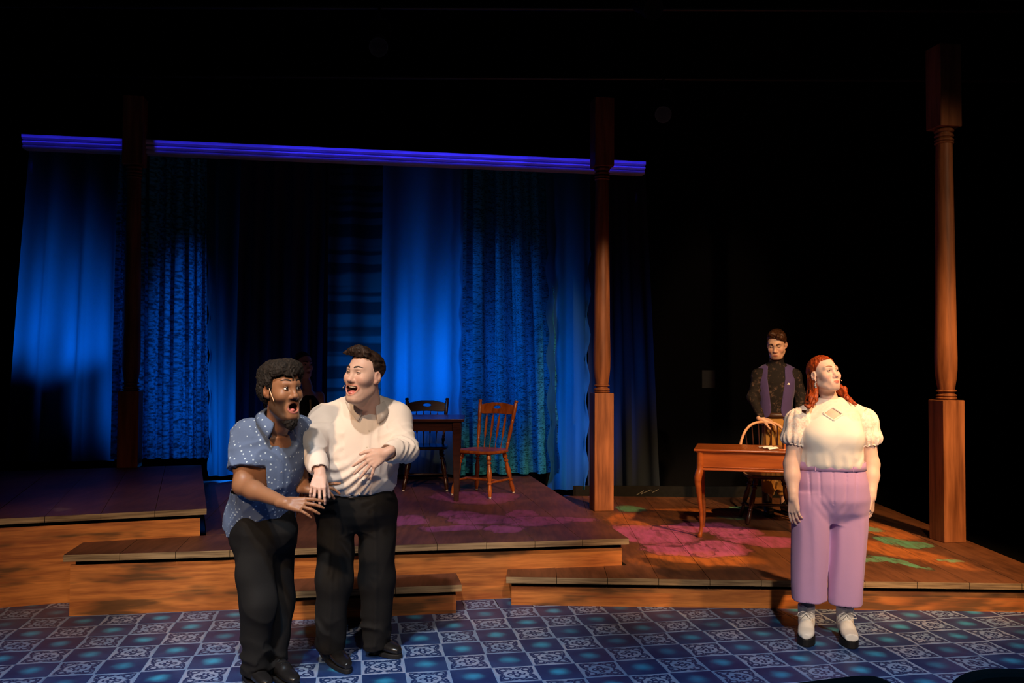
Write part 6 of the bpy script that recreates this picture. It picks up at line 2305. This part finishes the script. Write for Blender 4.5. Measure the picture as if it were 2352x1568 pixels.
# ---------------------------------------------------------------- young man behind the desk chair
def man_vest():
    root = person('young man in a purple waistcoat and tan breeches holding the windsor chair', (2.6, 8.76, ZR))
    skin = (.70, .44, .315)
    Y0 = 8.80
    p0, p1 = at(1782, 950, Y0), at(1783, 828, Y0 - .03)
    R = spine(p0, p1, -16)
    sR, eR, wR = at(1742, 862, Y0 + .02), at(1729, 912, Y0 - .02), at(1750, 962, Y0 - .16)
    sL, eL, wL = at(1826, 862, Y0 - .04), at(1842, 915, Y0 - .04), at(1828, 974, Y0 - .14)
    H = Head(at(1784, 792, Y0 - .08), frame(-26, -20, 0), 1.10, mw=.022, smile=-.002, skin=skin, lip=lin(170, 96, 84), nose=1.05, blush=(.70, .33, .24))
    S = Solid()
    H.add(S, p1 + [0, .02, -.02], .056)
    S.loft(p0, R, [(-.1, 0, 0, .14, .09), (.1, 0, 0, .14, .09), (.3, 0, 0, .15, .09), (.42, 0, 0, .12, .07), (.5, 0, 0, .07, .06)], .03)
    for s_, e_, w_ in ((sR, eR, wR), (sL, eL, wL)): S.chain([loc(p0, R, 0, 0, .42), s_, e_, w_], [.05, .046, .038, .026], .03)
    hand(S, wR, (.86, -.10, -.25), (-.2, -.35, .9), -1, 1.0, curls=[(.35, .6, .4)] * 4, thumb=(.5, .2, .1), thumb_in=.5)
    hand(S, wL, (.3, -.25, -.8), (.6, -.6, .3), 1, 1.0, curls=[(.4, .5, .4)] * 4)
    hips = [at(1768, 990, Y0), at(1796, 990, Y0)]
    knees = [at(1764, 1082, Y0 - .03), at(1799, 1082, Y0 - .02)]
    ank = [at(1764, 1160, Y0 + .0), at(1801, 1160, Y0 + .02)]
    for h_, k_, a_ in zip(hips, knees, ank): S.chain([h_, k_, a_], [.075, .05, .036], .03)
    fine = [(H.o - .15, H.o + .16, .0042)]
    body = sculpt('body', S, .0075, M_SKIN_B, root, fine, H.paint)
    M_HAIR = hair_mat('dark_swept_hair', lin(30, 18, 12), lin(96, 58, 32), .5)
    face_parts(H, S, body, M_SKIN_B, M_HAIR, (.03, .02, .015), open_up=.05, open_dn=.0, look=(0, -.5), brow_z=.030, brow_r=.0042)
    G = Solid()
    hw = H.W
    G.ell(hw(0, -.020, .050), np.array((.083, .102, .090)) * H.sc, H.R, .02)
    G.cap(hw(-.03, .055, .122), hw(.055, .045, .108), .024, .022, .03)
    G.chain([hw(.03, .085, .108), hw(.062, .062, .088), hw(.078, .035, .052)], [.018, .016, .010], .02)
    hl = hair_line([(-.2, -.085), (-.06, -.07), (-.03, -.035), (-.022, .012), (.002, .012), (.008, -.01), (.020, .02), (.034, .060), (.06, .088), (.2, .094)])
    G.raw('s', lambda P: ((lambda q: (q[:, 2] - hl(q[:, 1]) + .25 * np.clip(q[:, 0], 0, .08)) * .7)(H.L(P))).astype(F32), (-9,) * 3, (9,) * 3, 0.0)
    G.disp = lambda P: (-.004 * ridged(H.L(P), 60, 2)).astype(F32)
    sculpt('hair', G, .0048, M_HAIR, root)
    # dark patterned high neck shirt
    rows = [(-.03, 0, 0, .140, .106), (.05, 0, .0, .142, .108), (.2, 0, 0, .160, .114), (.33, 0, -.004, .172, .112), (.42, 0, -.012, .150, .096), (.47, 0, -.014, .10, .078), (.50, 0, -.010, .070, .066), (.555, 0, .012, .068, .068)]
    T = Solid()
    T.loft(p0, R, rows, .03)
    T.chain([loc(p0, R, -.07, -.01, .44), sR, eR, wR + unit(eR - wR) * .02], [.05, .058, .050, .036], .04)
    T.chain([loc(p0, R, .07, -.01, .44), sL, eL, wL + unit(eL - wL) * .02], [.05, .058, .050, .036], .04)
    T.disp = sumf(wrinkles(p0, R, .005, 61), rings(sR, eR, .006, 4, 1, .3, 1.1))
    M_FLOR = floral_mat('black_floral_shirt', (.012, .010, .010), lin(84, 68, 60))
    sculpt('shirt', T, .0075, M_FLOR, root)
    # open waistcoat
    U = Solid()
    vr = [(r[0], r[1], r[2], r[3] + .013, r[4] + .014) for r in rows[:-2]]
    vr = [(-.115, 0, 0, .160, .118)] + vr
    U.loft(p0, R, vr, .02)
    U.cap(loc(p0, R, -.05, -.02, .46), sR + [.02, 0, .03], .05, .05, .04)
    U.cap(loc(p0, R, .05, -.02, .46), sL + [-.02, 0, .03], .05, .05, .04)
    def openf(P):
        q = (P - p0.astype(F32)) @ R.astype(F32)
        w = np.interp(q[:, 2], [-.12, -.02, .06, .2, .35, .5], [.105, .058, .046, .062, .082, .078]).astype(F32)
        return np.maximum(np.abs(q[:, 0]) - w, -.02 - q[:, 1]).astype(F32)
    U.raw('s', openf, p0 - .5, p0 + .7, 0)
    for s_, sg in ((sR, -1), (sL, 1)):
        U.cap(loc(p0, R, sg * .205, 0, .42), loc(p0, R, sg * .215, 0, .26), .050, .042, 0, 's')
    U.disp = wrinkles(p0, R, .003, 71)
    M_VEST = cotton('purple_waistcoat_wool', lin(78, 66, 118), .15)
    ve = sculpt('waistcoat', U, .0075, M_VEST, root)
    h = surf_hit(U, loc(p0, R, .115, .3, .30), -R[:, 1], .3)
    if h is not None: MB().add([h + [-.016, -.006, 0], h + [.014, -.006, -.003], h + [.010, -.008, .014], h + [-.006, -.008, .018]], [(0, 1, 2, 3)]).build('pocket_square', M_PAPER_W, ve)
    # breeches, belt, boots
    Q = Solid()
    Rz = spine(np.zeros(3), np.array([0, 0, 1.0]), -16)
    o = np.array([p0[0], p0[1], 0]); zb = p0[2] + .01
    tr = [(zb - .23, 0, 0, .06, .06), (zb - .18, 0, 0, .115, .10), (zb - .1, 0, 0, .142, .118), (zb, 0, 0, .138, .110)]
    Q.loft(o, Rz, tr, .03, n=2.2)
    low = [at(1764, 1138, Y0), at(1800, 1138, Y0)]
    Q.chain([hips[0], knees[0], low[0] + [0, 0, .06]], [.075, .074, .066], .03)
    Q.chain([hips[1], knees[1], low[1] + [0, 0, .06]], [.075, .074, .066], .03)
    Q.disp = sumf(wrinkles(o, Rz, .013, 81, .3, 6, .8), rings(knees[0], low[0], .014, 3, 2, .3, 1), rings(knees[1], low[1], .014, 3, 3, .3, 1))
    M_TAN = cotton('tan_twill', lin(176, 130, 64), .2)
    sculpt('breeches', Q, .0085, M_TAN, root)
    M_BRL = plain_mat('brown_belt_leather', lin(64, 40, 28), .4, .4)
    b = band(o, Rz, tr, zb - .045, zb + .005, .008, 'belt', M_BRL, root, n=2.2)
    for a_, x in ((ank[0], -.05), (ank[1], .06)):
        heel = np.array([a_[0], a_[1] + .06, ZR]); toe = np.array([a_[0] + x * .8, a_[1] - .21, ZR])
        shoe('boot', heel, toe, root, M_BLKSHOE, M_BLKSOLE, 1.1, h=.10, sole=.025, boot=.20, hres=.008)
    return root


M_PAPER_W = plain_mat('white_handkerchief', lin(240, 238, 235), .8, .2)


def floral_mat(name, a, b_):
    m, t, b = new_mat(name, .8, .2)
    c = coord(t, 'Object')
    n = noise(t, c, 24, 3)
    n2 = noise(t, c, 60, 3)
    f = (n * .7 + n2 * .4).step(.56, .74)
    t.links.new(mixc(t, f, a, b_), b.inputs['Base Color'])
    return m


# ---------------------------------------------------------------- seated woman in the shadow
def woman_seated():
    root = person('dim seated woman in a black dress in the shadow between the two men', (-2.02, 8.50, ZM))
    skin = (.60, .38, .30)
    p0, p1 = np.array([-2.03, 8.53, .92]), at(706, 884, 8.49)
    R = spine(p0, p1, 48)
    l, f = R[:, 0], np.array([math.sin(math.radians(58)), -math.cos(math.radians(58)), 0])
    H = Head(at(697, 839, 8.46), frame(44, -2, 0), .98, mw=.021, smile=.001, female=True, skin=skin, lip=lin(150, 80, 76), nose=.95)
    sR, sL = loc(p0, R, -.155, 0, .44), loc(p0, R, .155, 0, .44)
    eR, eL = sR + np.array([0, 0, -.27]) + f * .02 - l * .03, sL + np.array([0, 0, -.27]) + f * .04 + l * .05
    wR, wL = eR + f * .22 + np.array([0, 0, -.06]) + l * .05, eL + f * .22 + np.array([0, 0, -.06]) - l * .05
    S = Solid()
    H.add(S, p1 + [0, 0, -.02], .048)
    S.loft(p0, R, [(-.1, 0, 0, .13, .09), (.1, 0, 0, .12, .085), (.3, 0, 0, .14, .09), (.42, 0, 0, .12, .07), (.5, 0, 0, .06, .055)], .03)
    for s_, e_, w_ in ((sR, eR, wR), (sL, eL, wL)):
        S.chain([loc(p0, R, 0, 0, .43), s_, e_, w_], [.045, .045, .036, .024], .03)
        hand(S, w_, f, (0, 0, 1), 1 if s_ is sR else -1, .9)
    hip = [p0 - l * .08, p0 + l * .08]
    knee = [q + f * .43 + [0, 0, -.02] for q in hip]
    ank = [np.array([q[0], q[1], ZM + .09]) - f * .02 for q in knee]
    for h_, k_, a_ in zip(hip, knee, ank): S.chain([h_, k_, a_], [.08, .052, .036], .03)
    body = sculpt('body', S, .008, M_SKIN_B, root, [(H.o - .13, H.o + .13, .0045)], H.paint)
    M_HAIR = hair_mat('dark_pinned_hair', lin(30, 17, 12), lin(70, 40, 26))
    face_parts(H, S, body, M_SKIN_B, M_HAIR, (.03, .02, .015), open_up=.35, open_dn=.2, brow_r=.003)
    G = Solid()
    G.ell(H.W(0, -.024, .050), np.array((.081, .099, .086)) * H.sc, H.R, .02)
    G.ell(H.W(0, -.105, .03), np.array((.045, .04, .045)) * H.sc, H.R, .02)
    hl = hair_line([(-.2, -.07), (-.06, -.06), (-.03, -.03), (-.026, .014), (.004, .018), (.018, .03), (.035, .072), (.06, .090), (.2, .096)])
    G.raw('s', lambda P: ((H.L(P)[:, 2] - hl(H.L(P)[:, 1])) * .7).astype(F32), (-9,) * 3, (9,) * 3, 0.0)
    sculpt('hair', G, .005, M_HAIR, root)
    T = Solid()
    T.loft(p0, R, [(-.12, 0, 0, .155, .115), (.0, 0, 0, .145, .105), (.12, 0, 0, .135, .10), (.3, 0, .008, .152, .112), (.40, 0, 0, .135, .09), (.455, 0, -.005, .10, .07), (.475, 0, -.005, .09, .06)], .03)
    T.cap(p1 + R[:, 1] * .07 + [0, 0, -.02], p1 + [0, 0, .06], .045, .07, .01, 's')
    for sg in (-1, 1): T.cap(loc(p0, R, sg * .19, 0, .40), loc(p0, R, sg * .19, 0, .30), .05, .04, 0, 's')
    M_DRESS = plain_mat('black_dress_cloth', (.008, .008, .009), .85, .15)
    sculpt('bodice', T, .008, M_DRESS, root)
    K = Solid()
    for h_, k_, a_ in zip(hip, knee, ank): K.chain([h_, k_ + f * .02, k_ * .3 + a_ * .7 + [0, 0, .02]], [.125, .105, .12], .08)
    K.disp = wrinkles(p0, R, .01, 91)
    sculpt('skirt', K, .009, M_DRESS, root)
    strip_ = MB()
    pts = []
    for k in range(6):
        h = surf_hit(T, loc(p0, R, -.005, .3, .42 - .04 * k), -R[:, 1], .3)
        if h is not None: pts.append(h)
    if len(pts) > 1: strip_.tube(pts, .012, 6).build('pale_collar_strip', plain_mat('pale_cloth', lin(150, 130, 90), .8), root)
    for a_ in ank:
        heel = np.array([a_[0], a_[1], ZM]) - f * .05; shoe('shoe', heel, heel + f * .25, root, M_BLKSHOE, M_BLKSOLE, .9, hres=.008)
    return root


man_cream()
man_blue()
woman()
man_vest()
woman_seated()
